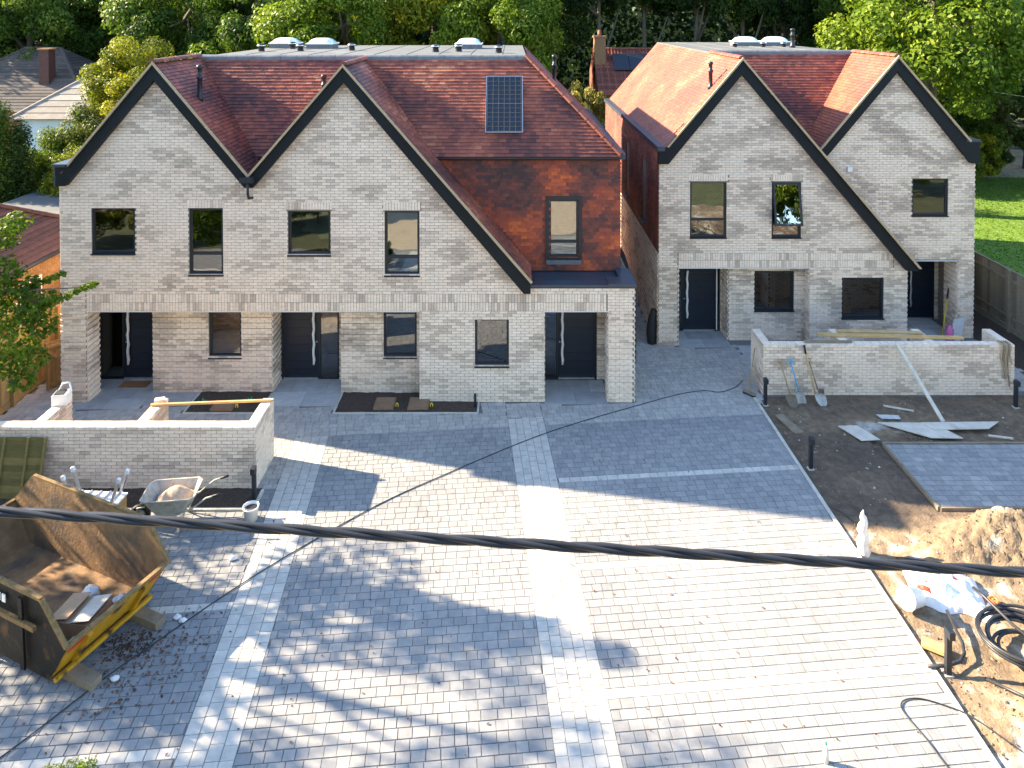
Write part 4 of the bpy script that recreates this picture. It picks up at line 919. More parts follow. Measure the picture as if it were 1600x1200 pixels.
# ------------------------------------------------------------------ fences
def board_fence(label, x0, y0, x1, y1, h, mat, bw=0.125, posts=1.8, side=1):
    F = thing('wooden_fence', label, 'fence', (x0, y0, 0)); d = Vector((x1-x0, y1-y0, 0)); L = d.length; d.normalize(); n = Vector((d.y, -d.x, 0))*side
    me = {}
    ang = math.atan2(d.y, d.x); nb = int(L/bw)
    for i in range(nb):
        k = i % 9
        if k not in me:
            q = MB(); hh = h - 0.16; q.idx([(0,-.008,0),(bw*1.08,-.022,0),(bw*1.08,.0,0),(0,.0,0),(0,-.008,hh),(bw*1.08,-.022,hh),(bw*1.08,0,hh),(0,0,hh)], [(0,1,5,4),(1,2,6,5),(2,3,7,6),(3,0,4,7),(4,5,6,7)], R.random()); me[k] = q.mesh('board', mat)
        link_mesh('board', me[k], d*(i*bw) + Vector((0,0,0.16 + R.uniform(-.004,.004))), F, (0,0,ang))
    for i in range(int(L/posts) + 1):
        q = MB(); p = d*min(i*posts, L) + n*0.07; q.obox(p + Vector((0,0,h/2)), d*0.05, n*0.05, Vector((0,0,h/2 + 0.03))); q.build('post', mat, F, local=True)
        if i*posts < L - 0.3:
            e = min((i+1)*posts, L)
            q = MB(); q.obox(d*((i*posts + e)/2) + n*0.01 + Vector((0,0,0.07)), d*((e - i*posts)/2 - .052), n*0.018, Vector((0,0,0.085))); q.build('gravel_board', mat, F, local=True)
    for z in (0.45, h - 0.3):
        q = MB(); q.obox(d*L/2 - n*0.028*side + Vector((0,0,z)), d*L/2, n*0.018, Vector((0,0,0.035))); q.build('rail', mat, F, local=True)
    q = MB(); q.obox(d*L/2 + Vector((0,0,h + 0.012)), d*L/2, n*0.035, Vector((0,0,0.012))); q.build('capping', mat, F, local=True)
    return F
board_fence('new orange timber fence along the left boundary beside the house', -13.02, 14.6, -12.92, 27.0, 1.85, m_fence)
board_fence('weathered brown panel fence running back between the right house and the lawn', 15.95, 17.0, 16.05, 31.0, 1.95, m_fence_g, 0.14, 1.85, -1)
board_fence('dark close-boarded side gate panel between right house and weathered fence', 14.55, 24.4, 15.9, 24.4, 1.7, m_fence_g, 0.14, 1.3)
q = MB(); q.slab([(14.5,18.75),(15.93,18.75),(15.93,31),(14.5,31)], -0.088, -0.012); struct('side_path_soil', q, m_bed)
# gate leaning by the left fence
Gt = thing('timber_gate', 'new timber gate with diagonal brace propped against the left fence', 'gate', (-12.55, 18.95, 0), rot=(math.radians(-6), 0, math.radians(52)))
for i in range(7): q = MB(); q.box(i*.125, i*.125 + .12, -.012, .012, 0.02, 1.25, R.random()); q.build('board', m_fence, Gt, local=True)
for (a, b) in (((0,-.03,.12),(.87,-.03,.12)), ((0,-.03,1.12),(.87,-.03,1.12)), ((.03,-.03,1.08),(.85,-.03,.16))): q = MB(); q.bar(a, b, .035, .085, .8); q.build('rail', m_fence, Gt, local=True)
for xx in (.03, .84): q = MB(); q.bar((xx,-.062,.02), (xx,-.062,1.25), .035, .07, .7); q.build('stile', m_fence, Gt, local=True)
# fence panel leaning on the left garden wall
Fp = thing('fence_panel', 'olive brown fence panel leaning on the left garden wall', 'fence panel', (-11.25, 14.62, 0), rot=(math.radians(-14), 0, 0))
for i in range(9): q = MB(); q.box(0, 1.38, -.012 - .006*(i % 2), .0, 0.02 + i*.13, 0.155 + i*.13, R.random()); q.build('board', m_green_t, Fp, local=True)
for xx in (0.02, .5, 1.0, 1.36): q = MB(); q.box(xx - .022, xx + .022, -.05, -.019, 0.0, 1.2, .9); q.build('batten', m_green_t, Fp, local=True)

# ------------------------------------------------------------------ things on the site
def gz_(x, y): return site_z(x, y) if x > 6.55 and not (PB[0] < x < PB[1] and PB[2] < y < PB[3]) else 0.0
# --- skip
ea = math.atan2(-0.39, 0.92); SKx, SKy = -6.2, 11.09     # midpoint of the low end rim, seen from above
SK = thing('waste_skip', 'large worn yellow and black waste skip on timber bearers at the left edge', 'skip', (SKx, SKy, 0), ea)
hw, z0s, zA, zT = 0.91, 0.125, 0.80, 1.38
prof = [(-3.56,z0s),(-0.46,z0s),(0.0,zA),(-0.52,zT),(-3.50,zT),(-4.02,zA)]       # long side, x along, z up
def skip_side(ys, sgn):
    mb = MB(); n = len(prof)
    yw = lambda z: hw - 0.05*(1 - (z - z0s)/(zT - z0s))
    o = [(x, sgn*yw(z), z) for x, z in prof]; i = [(x, sgn*(yw(z) - 0.022), z) for x, z in prof]
    return o, i
for sgn in (-1, 1):
    o, i = skip_side(0, sgn); n = len(o)
    mb = MB(); mb.idx(o, [tuple(range(n))]); mb.idx(o + i, [(k, (k+1) % n, n + (k+1) % n, n + k) for k in range(n)]); sidep = mb.build('side_panel', m_skipk, SK, local=True)
    mb = MB(); mb.idx(i, [tuple(range(n))]); mb.build('inner_face', m_skipin, sidep, local=True)
    for (a, b) in ((2,3),(3,4),(4,5)):
        r = MB(); r.bar(Vector(o[a]) + Vector((0, sgn*.01, .01)), Vector(o[b]) + Vector((0, sgn*.01, .01)), 0.06, 0.045); r.build('rim', m_rust, sidep, local=True)
    for xx in (-0.95, -2.0, -3.05):
        r = MB(); r.bar((xx, sgn*(hw + .012), z0s + .05), (xx, sgn*(hw + .045), zT - .08), 0.035, 0.09, up=(1,0,0)); r.build('rib', m_skipk, sidep, local=True)
    r = MB(); r.bar((-3.3, sgn*(hw + .05), 0.93), (-0.62, sgn*(hw + .05), 0.93), 0.055, 0.07); r.build('rib', m_rust if sgn < 0 else m_skipk, sidep, local=True)
    if sgn < 0:
        for k in range(5): q = MB(); q.box(-1.9 + .12*k, -1.82 + .12*k, -hw - .03, -hw - .018, 1.08, 1.2); q.build('marking', m_white, sidep, local=True)
yb = hw - 0.05
mb = MB(); mb.box(-3.6, -0.42, -yb + .02, yb - .02, z0s, z0s + .02); mb.build('floor', m_skipin, SK, local=True)
for (xa, xb) in ((-0.46, 0.0), (-3.56, -4.02)):
    s = 1 if xa > -1 else -1
    mb = MB(); mb.idx([(xa,-yb,z0s),(xa,yb,z0s),(xb,hw-.02,zA),(xb,-hw+.02,zA)], [(0,1,2,3)]); e = mb.build('end_panel', m_skip, SK, local=True)
    mb = MB(); mb.idx([(xa - s*.025,-yb,z0s+.02),(xa - s*.025,yb,z0s+.02),(xb - s*.025,hw-.02,zA),(xb - s*.025,-hw+.02,zA)], [(3,2,1,0)]); mb.build('inner_face', m_skipin, e, local=True)
    mb = MB(); mb.bar((xb - s*.01,-hw,zA + .01), (xb - s*.01,hw,zA + .01), 0.07, 0.05); mb.build('rim', m_rust, e, local=True)
    dn = Vector((xa - xb, 0, z0s - zA)); nn = Vector((zA - z0s, 0, xa - xb)).normalized()*s*(1)
    if nn.z > 0: nn = -nn
    for yy in (-.5, .5):
        q = MB(); c = Vector((xb, yy, zA)) + dn*0.55 + nn*0.03; q.obox(c, dn*0.42, Vector((0,.04,0)), nn*0.03); q.build('rib', m_skip, e, local=True)
    q = MB(); c = Vector((xb, 0, zA)) + dn*0.9 + nn*0.08; q.bar(c + Vector((0,-.85,0)), c + Vector((0,.85,0)), .05, .06); q.build('tow_bar', m_skip, e, local=True)
    if s > 0:
        for (ya, yb_) in ((-.82,-.55),(.55,.82)):
            q = MB(); q.idx([Vector((xb, yy, zA)) + dn*t + nn*0.004 for yy, t in ((ya,.1),(yb_,.1),(yb_,.3),(ya,.3))], [(0,1,2,3)]); q.build('red_marking', m_red, e, local=True)
ca_, sa_ = math.cos(ea), math.sin(ea)
def skw(x, y): return (SKx + x*ca_ - y*sa_, SKy + x*sa_ + y*ca_)
for yy, lab in ((-.62, 'near weathered timber bearer sticking out under the skip'), (.52, 'far weathered timber bearer sticking out under the skip')):
    q = MB(); a = skw(-3.2, yy); b = skw(0.18, yy + .05); q.bar((a[0],a[1],.062), (b[0],b[1],.062), .19, .124); one('timber_bearer', q, m_oldwood, lab, 'timber', 'bearers under the skip')
# cardboard and paper lying in the skip
def lump(mb, cx, cy, cz, rx, ry, rz, n=10, rough=0.3, seed=0, tone=.5):
    v = []; F = []
    for i in range(n + 1):
        th = math.pi*i/n
        for j in range(n*2):
            ph = 2*math.pi*j/(n*2); d = Vector((math.sin(th)*math.cos(ph), math.sin(th)*math.sin(ph), math.cos(th)))
            k = 1 + rough*mnoise.noise(d*2.1 + Vector((seed, 0, 0))) + rough*.5*mnoise.noise(d*5 + Vector((0, seed, 0)))
            v.append((cx + d.x*rx*k, cy + d.y*ry*k, cz + max(-.2, d.z*k)*rz))
    m = n*2
    for i in range(n):
        for j in range(m): F.append((i*m+j, i*m+(j+1) % m, (i+1)*m+(j+1) % m, (i+1)*m+j))
    mb.idx(v, F, tone, True)
Bx = thing('cardboard_box', 'brown cardboard box lying in the open waste skip', 'box', (*skw(-.95, .0), z0s + .02), ea + .25)
q = MB(); q.box(-.36,.36,-.27,.27,0,.22); q.build('box_body', m_card, Bx, local=True)
for (a, b, t) in ((-.36,-.03,.12),(.03,.36,-.16)): q = MB(); q.idx([(a,-.27,.225),(b,-.27,.225+abs(t)*.5),(b,.27,.225+abs(t)*.5),(a,.27,.225),(a,-.27,.235),(b,-.27,.235+abs(t)*.5),(b,.27,.235+abs(t)*.5),(a,.27,.235)], [(0,1,2,3),(7,6,5,4),(0,4,5,1),(1,5,6,2),(2,6,7,3),(3,7,4,0)]); q.build('flap', m_card if t > 0 else m_ply, Bx, local=True)
for k, (x, y, r, z) in enumerate([(-.55,.35,.14,.1),(-.75,.55,.12,.03),(-.5,.1,.12,.14),(-1.35,.45,.16,.02),(-.62,-.35,.13,.06),(-.55,.6,.1,.1)]):
    q = MB(); c = skw(x, y); lump(q, c[0], c[1], z0s + .02 + z, r, r*.8, r*.6, 6, .6, k); one('waste_paper', q, m_paper if k % 2 else m_card, ['brown card scrap against the low end of the skip inside','white paper ball in the far corner inside the skip','brown card scrap on top of the skip rubbish by the end','white paper ball behind the box inside the skip','brown card scrap at the near corner inside the skip','white paper ball by the far end rim inside the skip'][k], 'waste', 'packaging waste in the skip')
q = MB(); q.obox((-8.62,13.42,.6), Vector((.42,-.12,.0)), Vector((.05,.16,-.25)), Vector((.0,.008,.005))); q.obox((-8.62,13.62,.18), Vector((.4,-.1,0)), Vector((0,.03,-.18)), Vector((.0,.008,.0)))
one('white_board', q, m_ply, 'pale sheet of board propped behind the far corner of the skip', 'board')
# --- wheelbarrow
WB = thing('wheelbarrow', 'dirty steel wheelbarrow heaped with sand in front of the left garden wall', 'wheelbarrow', (-6.78, 14.0, 0), math.radians(7))
def frus(mb, b, t, zb, zt, flip=False, tone=.5):
    (x0,x1,y0,y1) = b; (X0,X1,Y0,Y1) = t; c = .07
    lo = [(x0,y0,zb),(x1,y0,zb),(x1,y1,zb),(x0,y1,zb)]
    def oct_(x0,x1,y0,y1,z,c): return [(x0+c,y0,z),(x1-c,y0,z),(x1,y0+c,z),(x1,y1-c,z),(x1-c,y1,z),(x0+c,y1,z),(x0,y1-c,z),(x0,y0+c,z)]
    A = oct_(x0,x1,y0,y1,zb,c*.7); B = oct_(X0,X1,Y0,Y1,zt,c*1.3)
    mb.idx(A + B, [tuple(range(8))] + [(k,(k+1)%8,8+(k+1)%8,8+k) for k in range(8)], tone); return B
q = MB(); rim = frus(q, (-.28,.26,-.2,.2), (-.52,.50,-.34,.34), .27, .64); tray = q.build('tray', m_galv, WB, local=True)
q = MB(); frus(q, (-.265,.245,-.185,.185), (-.505,.485,-.325,.325), .285, .642); q.build('tray_lining', m_galv, tray, local=True)
q = MB(); q.tube([Vector(p) for p in rim] + [Vector(rim[0])], .016, 8); q.build('rim', m_galv, tray, local=True)
q = MB(); n = 14; v = []
for i in range(n + 1):
    for j in range(n + 1):
        a, b = i/n*2 - 1, j/n*2 - 1; r = min(1, math.hypot(a, b)); v.append((.06 + a*.37, b*.27, .47 + .24*(1 - r**1.6) + .02*mnoise.noise(Vector((a*4, b*4, 0)))))
q.idx(v, [(i*(n+1)+j, (i+1)*(n+1)+j, (i+1)*(n+1)+j+1, i*(n+1)+j+1) for i in range(n) for j in range(n)], .5, True); one_ = q.build('sand_load', m_sand, WB, local=True)
q = MB()
for s in (-1, 1):
    q.tube([(-.62,s*.05,.19),(-.40,s*.16,.21),(.10,s*.22,.26),(.45,s*.25,.40),(.72,s*.27,.60),(.98,s*.28,.66)], .017, 8)
    q.tube([(.10,s*.22,.25),(.22,s*.25,.0)], .014, 8); q.tube([(.30,s*.24,.32),(.22,s*.25,.0)], .014, 8); q.tube([(-.62,s*.05,.19),(-.66,s*.05,.36),(-.5,s*.1,.40)], .014, 8)
q.build('frame', m_galv, WB, local=True)
for s in (-1, 1): q = MB(); q.tube([(.84,s*.275,.63),(1.0,s*.28,.665)], .024, 8); q.build('grip', m_rubber, WB, local=True)
rx = Matrix.Rotation(math.pi/2, 3, 'X')
q = MB(); q.lathe([(.13,-.05),(.185,-.045),(.2,-.02),(.2,.02),(.185,.045),(.13,.05),(.13,-.05)], (-.62,0,.2), 22, axis=rx); wh = q.build('wheel', m_rubber, WB, local=True)
q = MB(); q.lathe([(.0,-.03),(.13,-.035),(.13,.035),(.0,.03)], (-.62,0,.2), 16, axis=rx); q.build('wheel_hub', m_galv, wh, local=True)
# --- bucket by the bollard
def bucket(label, loc, r=.15, h=.28, rot=None, mat=None, fill=None):
    B = thing('bucket', label, 'bucket', loc, rot=rot)
    q = MB(); q.lathe([(0,0),(r*.8,0),(r,h),(r*1.06,h),(r*1.06,h-.03),(r*1.0,h-.035)], (0,0,0), 20); q.lathe([(r*.95,h-.005),(r*.77,.01),(0,.01)], (0,0,0), 20); q.build('bucket_body', mat or m_white, B, local=True)
    q = MB(); q.tube([(r*1.03*math.cos(t), .02 + r*.35*math.sin(t)*.3 - r*.9*math.sin(t), h - .04 + .03*math.sin(t)) for t in [math.pi*k/10 for k in range(11)]], .005, 6); q.build('handle', m_steel, B, local=True)
    if fill: q = MB(); q.lathe([(0,h*.8),(r*.92,h*.8)], (0,0,0), 20); q.build('contents', fill, B, local=True)
bucket('white plastic bucket standing by the black bollard and left garden wall', (-5.24, 14.06, 0), fill=m_rubberb)
bucket('empty white bucket lying on its side on the soil beside the sack', (6.98, 12.0, .13), .17, .34, rot=(0, math.radians(-74), math.radians(25)))
# --- upturned work platform on timber
WP = thing('work_platform', 'upturned aluminium work platform lying on timber by the left garden wall', 'platform', (-8.35, 14.1, 0), math.radians(-4))
q = MB(); q.box(-.52,.52,-.2,.2,.38,.41); dk = q.build('deck', m_white, WP, local=True)
for k in range(5): q = MB(); q.box(-.46 + .2*k,-.42 + .2*k,-.2,.2,.411,.43); q.build('slat', m_alu, dk, local=True)
for (x, y) in ((-.46,-.14),(-.46,.14),(.4,-.14),(.4,.14)):
    s = -1 if x < 0 else 1; q = MB(); q.bar((x,y,.43), (x + s*.14,y,.86), .045, .05); l = q.build('leg', m_alu, WP, local=True); q = MB(); q.bar((x + s*.135,y,.84), (x + s*.16,y,.92), .06, .065); q.build('foot', m_white, l, local=True)
for y in (-.14, .14): pass
for (x, lab) in ((-.4,0),(.4,0)): q = MB(); q.box(x - .09, x + .09, -.2, .2, 0, .38); q.build('timber_block', m_timber, WP, local=True)
# --- bollard lights
def bollard(label, x, y, h=.72, rz=0):
    B = thing('bollard_light', label, 'bollard', (x, y, gz_(x, y)), rz, 'black bollard lights along the driveway')
    q = MB(); q.box(-.04,.04,-.035,.035,0,h - .12); q.build('post', m_black, B, local=True)
    q = MB(); q.box(-.045,.045,-.11,.036,h - .119,h); hd = q.build('lamp_head', m_black, B, local=True); q = MB(); q.box(-.03,.03,-.1,-.045,h - .124,h - .12); q.build('lens', m_white, hd, local=True)
    q = MB(); q.box(-.065,.065,-.06,.06,-.02,.02); q.build('foot', m_kerb, B, local=True)
bollard('black bollard light beside the end of the left garden wall', -5.38, 14.62)
bollard('black bollard light at the left end of the right garden wall', 6.60, 18.30)
bollard('black bollard light on the soil beside the driveway kerb, midway', 6.68, 15.68)
bollard('black bollard light at the far right end of the right garden wall', 13.05, 18.2)
bollard('black bollard light nearest the camera beside the coiled pipe', 6.72, 10.75, .74)
# --- wrapped post
q = MB(); base = Vector((6.62, 13.2, gz_(6.62, 13.2) - .02)); pts = []; rr = []
for k in range(12): z = .86*k/11; pts.append(base + Vector((.02*math.sin(k*1.7), .015*math.cos(k*2.1), z))); rr.append(.115 + .008*math.sin(k*2.2) - .005*k - (.045*(max(0, k - 8)/3)))
q.tube(pts, rr, 9); one('wrapped_post', q, m_wrap, 'short post wrapped in crinkled clear polythene at the driveway edge', 'post')
# --- sack, saw, pipes
q = MB(); n = 26; v = []
for i in range(n + 1):
    for j in range(n + 1):
        a, b = i/n*2 - 1, j/n*2 - 1; x = 7.62 + a*.56 + b*.1; y = 12.28 + b*.44 - a*.16 + .05*math.sin(a*5); e = max(0, 1 - max(abs(a), abs(b))**4)
        v.append((x, y, site_z(x, y) + .01 + e*(.15 + .1*abs(mnoise.noise(Vector((a*1.7, b*1.7, 3)))) + .07*mnoise.noise(Vector((a*5, b*5, 6))) + .05*abs(mnoise.noise(Vector((a*3 + b*2, b*9, 2)))))))
q.idx(v, [(i*(n+1)+j, (i+1)*(n+1)+j, (i+1)*(n+1)+j+1, i*(n+1)+j+1) for i in range(n) for j in range(n)], .5, True)
Sk = one('builders_sack', q, m_sack, 'crumpled white woven sack lying on the sunlit soil', 'sack')
for (i0, i1, j0, j1) in ((2,6,5,8),(2,7,9,10),(3,6,11,12),(17,19,15,17)):
    q = MB(); pts = []
    for i in range(i0, i1):
        for j in range(j0, j1): q.idx([Vector(v[a*(n+1)+b]) + Vector((0,0,.006)) for a, b in ((i,j),(i+1,j),(i+1,j+1),(i,j+1))], [(0,1,2,3)])
    q.build('red_print', m_red, Sk)
SW = thing('hand_saw', 'hand saw with orange handle lying beside the white sack', 'saw', (8.25, 12.0, gz_(8.25, 12.0) + .09), math.radians(35))
q = MB(); q.slab([(-.42,-.02),(.0,-.06),(.0,.05),(-.42,.0)], 0, .004); q.build('blade', m_steel, SW, local=True)
q = MB(); q.tube([(.0,-.055,.01),(.09,-.07,.01),(.13,-.02,.01),(.12,.05,.01),(.04,.07,.01),(.0,.05,.01),(.0,-.055,.01)], .02, 8); q.build('handle', m_orange, SW, local=True)
q = MB(); rng_ = random.Random(3)
PC = thing('pipe_coil', 'thick coil of black plastic pipe lying on the soil at the right edge', 'pipe coil', (8.12, 11.02, 0))
for k in range(8):
    r = .36 + .035*k + rng_.uniform(-.02, .02); ox, oy = rng_.uniform(-.05, .05), rng_.uniform(-.05, .05); tl_ = rng_.uniform(-.12, .12); zz = .1 + .03*(k % 4) + .02*k; q = MB()
    q.tube([(8.12 + ox + r*1.12*math.cos(t), 11.02 + oy + r*.95*math.sin(t), gz_(8.1, 11) + zz + tl_*.5*math.cos(t + k)) for t in [2*math.pi*i/36 for i in range(37)]], .024, 8); q.build('pipe_loop', m_rubberb, PC)
q = MB(); q.tube([(7.75,11.75,.5),(7.8,11.55,.52),(7.95,11.1,.44),(8.3,10.6,.3),(8.7,10.3,.16)], .024, 8); q.build('pipe_loop', m_rubberb, PC)
q = MB(); q.tube([(6.44,10.79,.045),(6.75,10.80,.05),(6.98,10.86,.06),(7.12,10.98,.075),(7.2,11.15,.09),(7.24,11.4,.1),(7.32,11.75,.1)], .026, 10); one('bent_pipe', q, m_rubberb, 'short bent length of black pipe lying across the driveway kerb', 'pipe')
q = MB(); P_ = [(7.2,10.6),(7.5,10.2),(8.0,9.7),(8.6,9.3),(9.2,9.1)]; q.tube([(x, y, gz_(x, y) + .03) for x, y in P_], .02, 8); one('loose_pipe', q, m_rubberb, 'black pipe trailing away from the coil over the rubble', 'pipe')
q = MB(); P_ = [(7.15,13.02),(7.35,12.98),(7.6,12.9),(7.85,12.76)]; q.tube([(x, y, gz_(x, y) + .05) for x, y in P_], .024, 8); one('pipe_offcut', q, m_rubberb, 'black pipe offcut on the soil behind the white sack', 'pipe')
q = MB(); P_ = [(6.55,14.35),(6.7,14.3),(6.85,14.0),(6.86,13.8),(6.76,13.7)]; q.tube([(x, y, gz_(x, y) + .03) for x, y in P_], .012, 8); one('cable_end', q, m_rubberb, 'short curl of black duct on the soil above the wrapped post', 'cable')
# --- cables
def smooth(pts, n=8):
    P = [Vector(p) for p in pts]; out = []
    for i in range(len(P) - 1):
        a, b, c, d = P[max(0, i-1)], P[i], P[i+1], P[min(len(P)-1, i+2)]
        for k in range(n):
            t = k/n; out.append(.5*((2*b) + (c - a)*t + (2*a - 5*b + 4*c - d)*t*t + (3*b - a - 3*c + d)*t**3))
    return out + [P[-1]]
q = MB(); q.tube(smooth([(x, y, .012) for x, y in [(-8.4,7.6),(-6.97,9.47),(-6.2,10.65),(-5.7,11.31),(-4.79,12.45),(-3.82,13.48),(-2.66,14.56),(-1.41,15.49),(0.3,16.67),(1.59,17.41),(3.33,18.25),(4.44,18.75),(5.17,18.94),(5.59,18.87),(6.1,19.14),(6.4,19.5)]]), .009, 6); one('ground_cable', q, m_rubberb, 'thin black cable trailing right across the block paved driveway', 'cable')
q = MB(); q.tube(smooth([(x, y, .014 if x < 6.4 else .05) for x, y in [(6.05,8.4),(5.85,9.35),(5.79,9.68),(5.70,10.0),(5.69,10.19),(5.82,10.29),(6.06,10.30),(6.36,10.19),(6.6,10.0),(6.9,9.6)]]), .009, 6); one('looped_cable', q, m_rubberb, 'thin black cable looping over the driveway near the bottom right', 'cable')
OC = thing('overhead_cable', 'thick twisted black overhead cable crossing in front of the whole scene', 'cable', (0, 3.6, 7.39))
for k in range(3):
    q = MB(); pts = []
    for i in range(521):
        x = -13 + 26*i/520; t = 2*math.pi*x/.95 + k*2.094; pts.append((x, 3.6 + .0125*math.cos(t), 7.395 - .0607*x + .0009*x*x + .0125*math.sin(t)))
    q.tube(pts, .0135, 8); q.build('cable_strand', m_rubberb, OC)
# --- tools at the right wall
def tool(name, label, a, b, hm, head, top=None):
    T_ = thing(name, label, 'shovel' if 'shovel' in name or 'spade' in name else name.replace('_', ' '), a); a = Vector(a); b = Vector(b); d = (b - a).normalized(); sx = Vector((1,0,0)); nn = sx.cross(d).normalized()
    q = MB(); q.tube([a + d*.28, b - d*.06], .018, 8); q.build('shaft', hm, T_)
    if head == 'shovel' or head == 'spade':
        w = .14 if head == 'shovel' else .12; q = MB(); v = []
        for i, (s, ww) in enumerate([(0, .45 if head == 'shovel' else .9), (.06, .85 if head == 'shovel' else 1), (.2, 1), (.28, .95), (.31, .3)]):
            for u in (-1, -.5, 0, .5, 1): v.append(a + d*s + sx*u*w*ww + nn*(.03*(u*u)*(1 if nn.y < 0 else -1)))
        q.idx(v, [(i*5+j, i*5+j+1, (i+1)*5+j+1, (i+1)*5+j) for i in range(4) for j in range(4)], .5, True); q.build('blade', top or m_dirtysteel, T_)
        q = MB(); q.tube([b - d*.12, b - d*.08 + sx*.05, b + sx*.055, b - sx*.055, b - d*.08 - sx*.05, b - d*.12], .012, 8); q.build('handle', m_ash if hm is not m_blue else m_blue, T_)
    return T_
wy = 18.72
tool('shovel', 'round mouth shovel with wooden shaft, leftmost tool on the right garden wall', (7.30,18.18,gz_(7.3,18.18)+.01), (7.10,wy-.05,1.0), m_ash, 'shovel')
tool('shovel', 'square mouth shovel with blue shaft leaning on the right garden wall', (7.58,18.36,gz_(7.58,18.36)+.01), (7.38,wy-.05,1.0), m_blue, 'spade', m_steel)
tool('spade', 'grey spade with long dark shaft leaning on the right garden wall', (8.06,18.2,gz_(8.06,18.2)+.01), (7.86,wy-.05,1.02), m_oldwood, 'shovel', m_steel)
RK = thing('hand_tool', 'long wooden handled tool with black grip leaning on the right garden wall', 'hand tool', (7.98, 18.42, 0))
q = MB(); q.tube([(7.98,18.38,.03),(7.80,wy-.04,1.15)], .02, 8); q.build('shaft', m_timber, RK); q = MB(); q.tube([(7.80,wy-.04,1.14),(7.77,wy-.02,1.36)], .026, 8); q.build('grip', m_rubber, RK)
q = MB(); q.bar((8.12,18.44,.0), (8.12,18.44,.32), .12, .05); q.build('head', m_dirtysteel, RK)
BR = thing('broom', 'broom with long wooden handle leaning on the end of the right garden wall', 'broom', (6.35, 18.75, 0))
q = MB(); q.tube([(6.32,18.72,.07),(6.64,19.25,1.02)], .013, 8); q.build('handle', m_ash, BR); q = MB(); q.bar((6.2,18.86,.075), (6.44,18.60,.075), .06, .05); q.build('head', m_oldwood, BR); q = MB(); q.bar((6.2,18.86,.026), (6.44,18.60,.026), .05, .05); q.build('bristles', m_rubber, BR)
def plank(label, a, b, w, t, mat=None, name='timber_plank', cat='plank'):
    q = MB(); q.bar(a, b, w, t); return one(name, q, mat or m_timber, label, cat)
HR = 1.355
plank('long pale plank leaning from the ground against the right garden wall', (10.72,17.45,.02), (10.22,18.70,HR+.06), .1, .035, m_ply)
plank('long yellow plank lying across the partition tops of the right garden wall', (8.35,19.25,HR+.045), (12.2,19.05,HR+.045), .12, .05); plank('shorter yellow board under the long plank on the right garden wall', (9.0,19.5,HR+.03), (11.3,19.38,HR+.03), .16, .022)
plank('short offcut of timber on top of the right garden wall front', (7.85,18.86,HR+.03), (9.1,18.86,HR+.03), .1, .03, m_oldwood); plank('timber batten lying across the left garden wall top', (-8.1,15.75,HW+.03), (-5.42,15.95,HW+.03), .05, .045); plank('wooden stick lying on the soil in front of the right garden wall', (9.6,18.15,gz_(9.6,18.15)+.03), (10.25,17.92,gz_(10.25,17.92)+.03), .05, .03, m_ply)
plank('offcut of batten lying beside the pale sheet on the soil', (11.45,16.86,.03), (11.95,16.74,.03), .05, .03, m_ply); plank('timber block on the soil beside the nearest bollard', (6.6,11.25,.03), (6.95,11.02,.04), .18, .06); plank('dark plank half buried in soil beside the driveway kerb', (6.75,17.75,.025), (6.95,16.95,.025), .22, .04, m_oldwood)
def sheetboard(label, poly, z, mat, th=.018):
    q = MB(); q.slab(poly, z, z + th); return one('board_sheet', q, mat, label, 'board')
sheetboard('large pale plywood sheet lying on the soil in front of the right wall', [(8.95+.1,17.38),(10.4,17.36),(10.75,16.72),(10.0,16.74)], .035, m_ply); sheetboard('long narrow plywood strip overlapping the larger sheet on the soil', [(10.1,17.34),(12.05,17.38),(11.6,17.08),(10.25,17.04)], .056, m_ply)
sheetboard('small grey weathered board lying at the corner of the paved bay', [(8.0,17.22),(8.48,17.24),(8.74,16.66),(8.28,16.62)], .04, m_ply); sheetboard('small pale plasterboard offcut lying flat on the soil', [(9.2,17.75),(9.75,17.72),(9.72,17.55),(9.25,17.56)], .03, m_plaster_patch, .008)
# strap hanging over the right end of the right wall
ST = thing('ratchet_strap', 'loose webbing strap hanging over the right end of the right garden wall', 'strap', (13.1, 18.7, 0))
for k, (x, L) in enumerate([(13.02,.55),(13.08,.9),(13.14,.75),(13.2,1.1),(13.26,.5)]):
    q = MB(); q.tube(smooth([(x,18.9,HR+.025),(x,18.76,HR+.03),(x + .01,18.70,HR-.06),(x - .02,18.70,HR-L*.5),(x + .03,18.69,HR-L)]), .018, 6); q.build('webbing', m_oldwood if k % 2 else m_verge, ST)
# box bag and brick on left partitions
TB = thing('carry_box', 'white carry box with handle standing on the left partition wall end', 'box', (-10.19, 15.9, HW), math.radians(10))
q = MB(); q.box(-.16,.16,-.14,.14,0,.22); q.box(-.15,.15,-.13,.13,.221,.235); q.build('box_body', m_white, TB, local=True); q = MB(); q.box(-.13,.08,-.11,.1,.236,.25); q.build('lid', m_rubber, TB, local=True); q = MB(); q.tube([(-.1,.1,.22),(-.02,.12,.38),(.12,.1,.40),(.17,.05,.3),(.15,-.05,.2)], .022, 8); q.build('handle', m_white, TB, local=True)
q = MB(); q.obox((-7.99,15.93,HW+.04), Vector((.1,.03,0)), Vector((-.02,.06,0)), Vector((0,0,.035)), .2); one('loose_brick', q, m_brick, 'single loose brick lying on the middle partition wall end', 'brick')
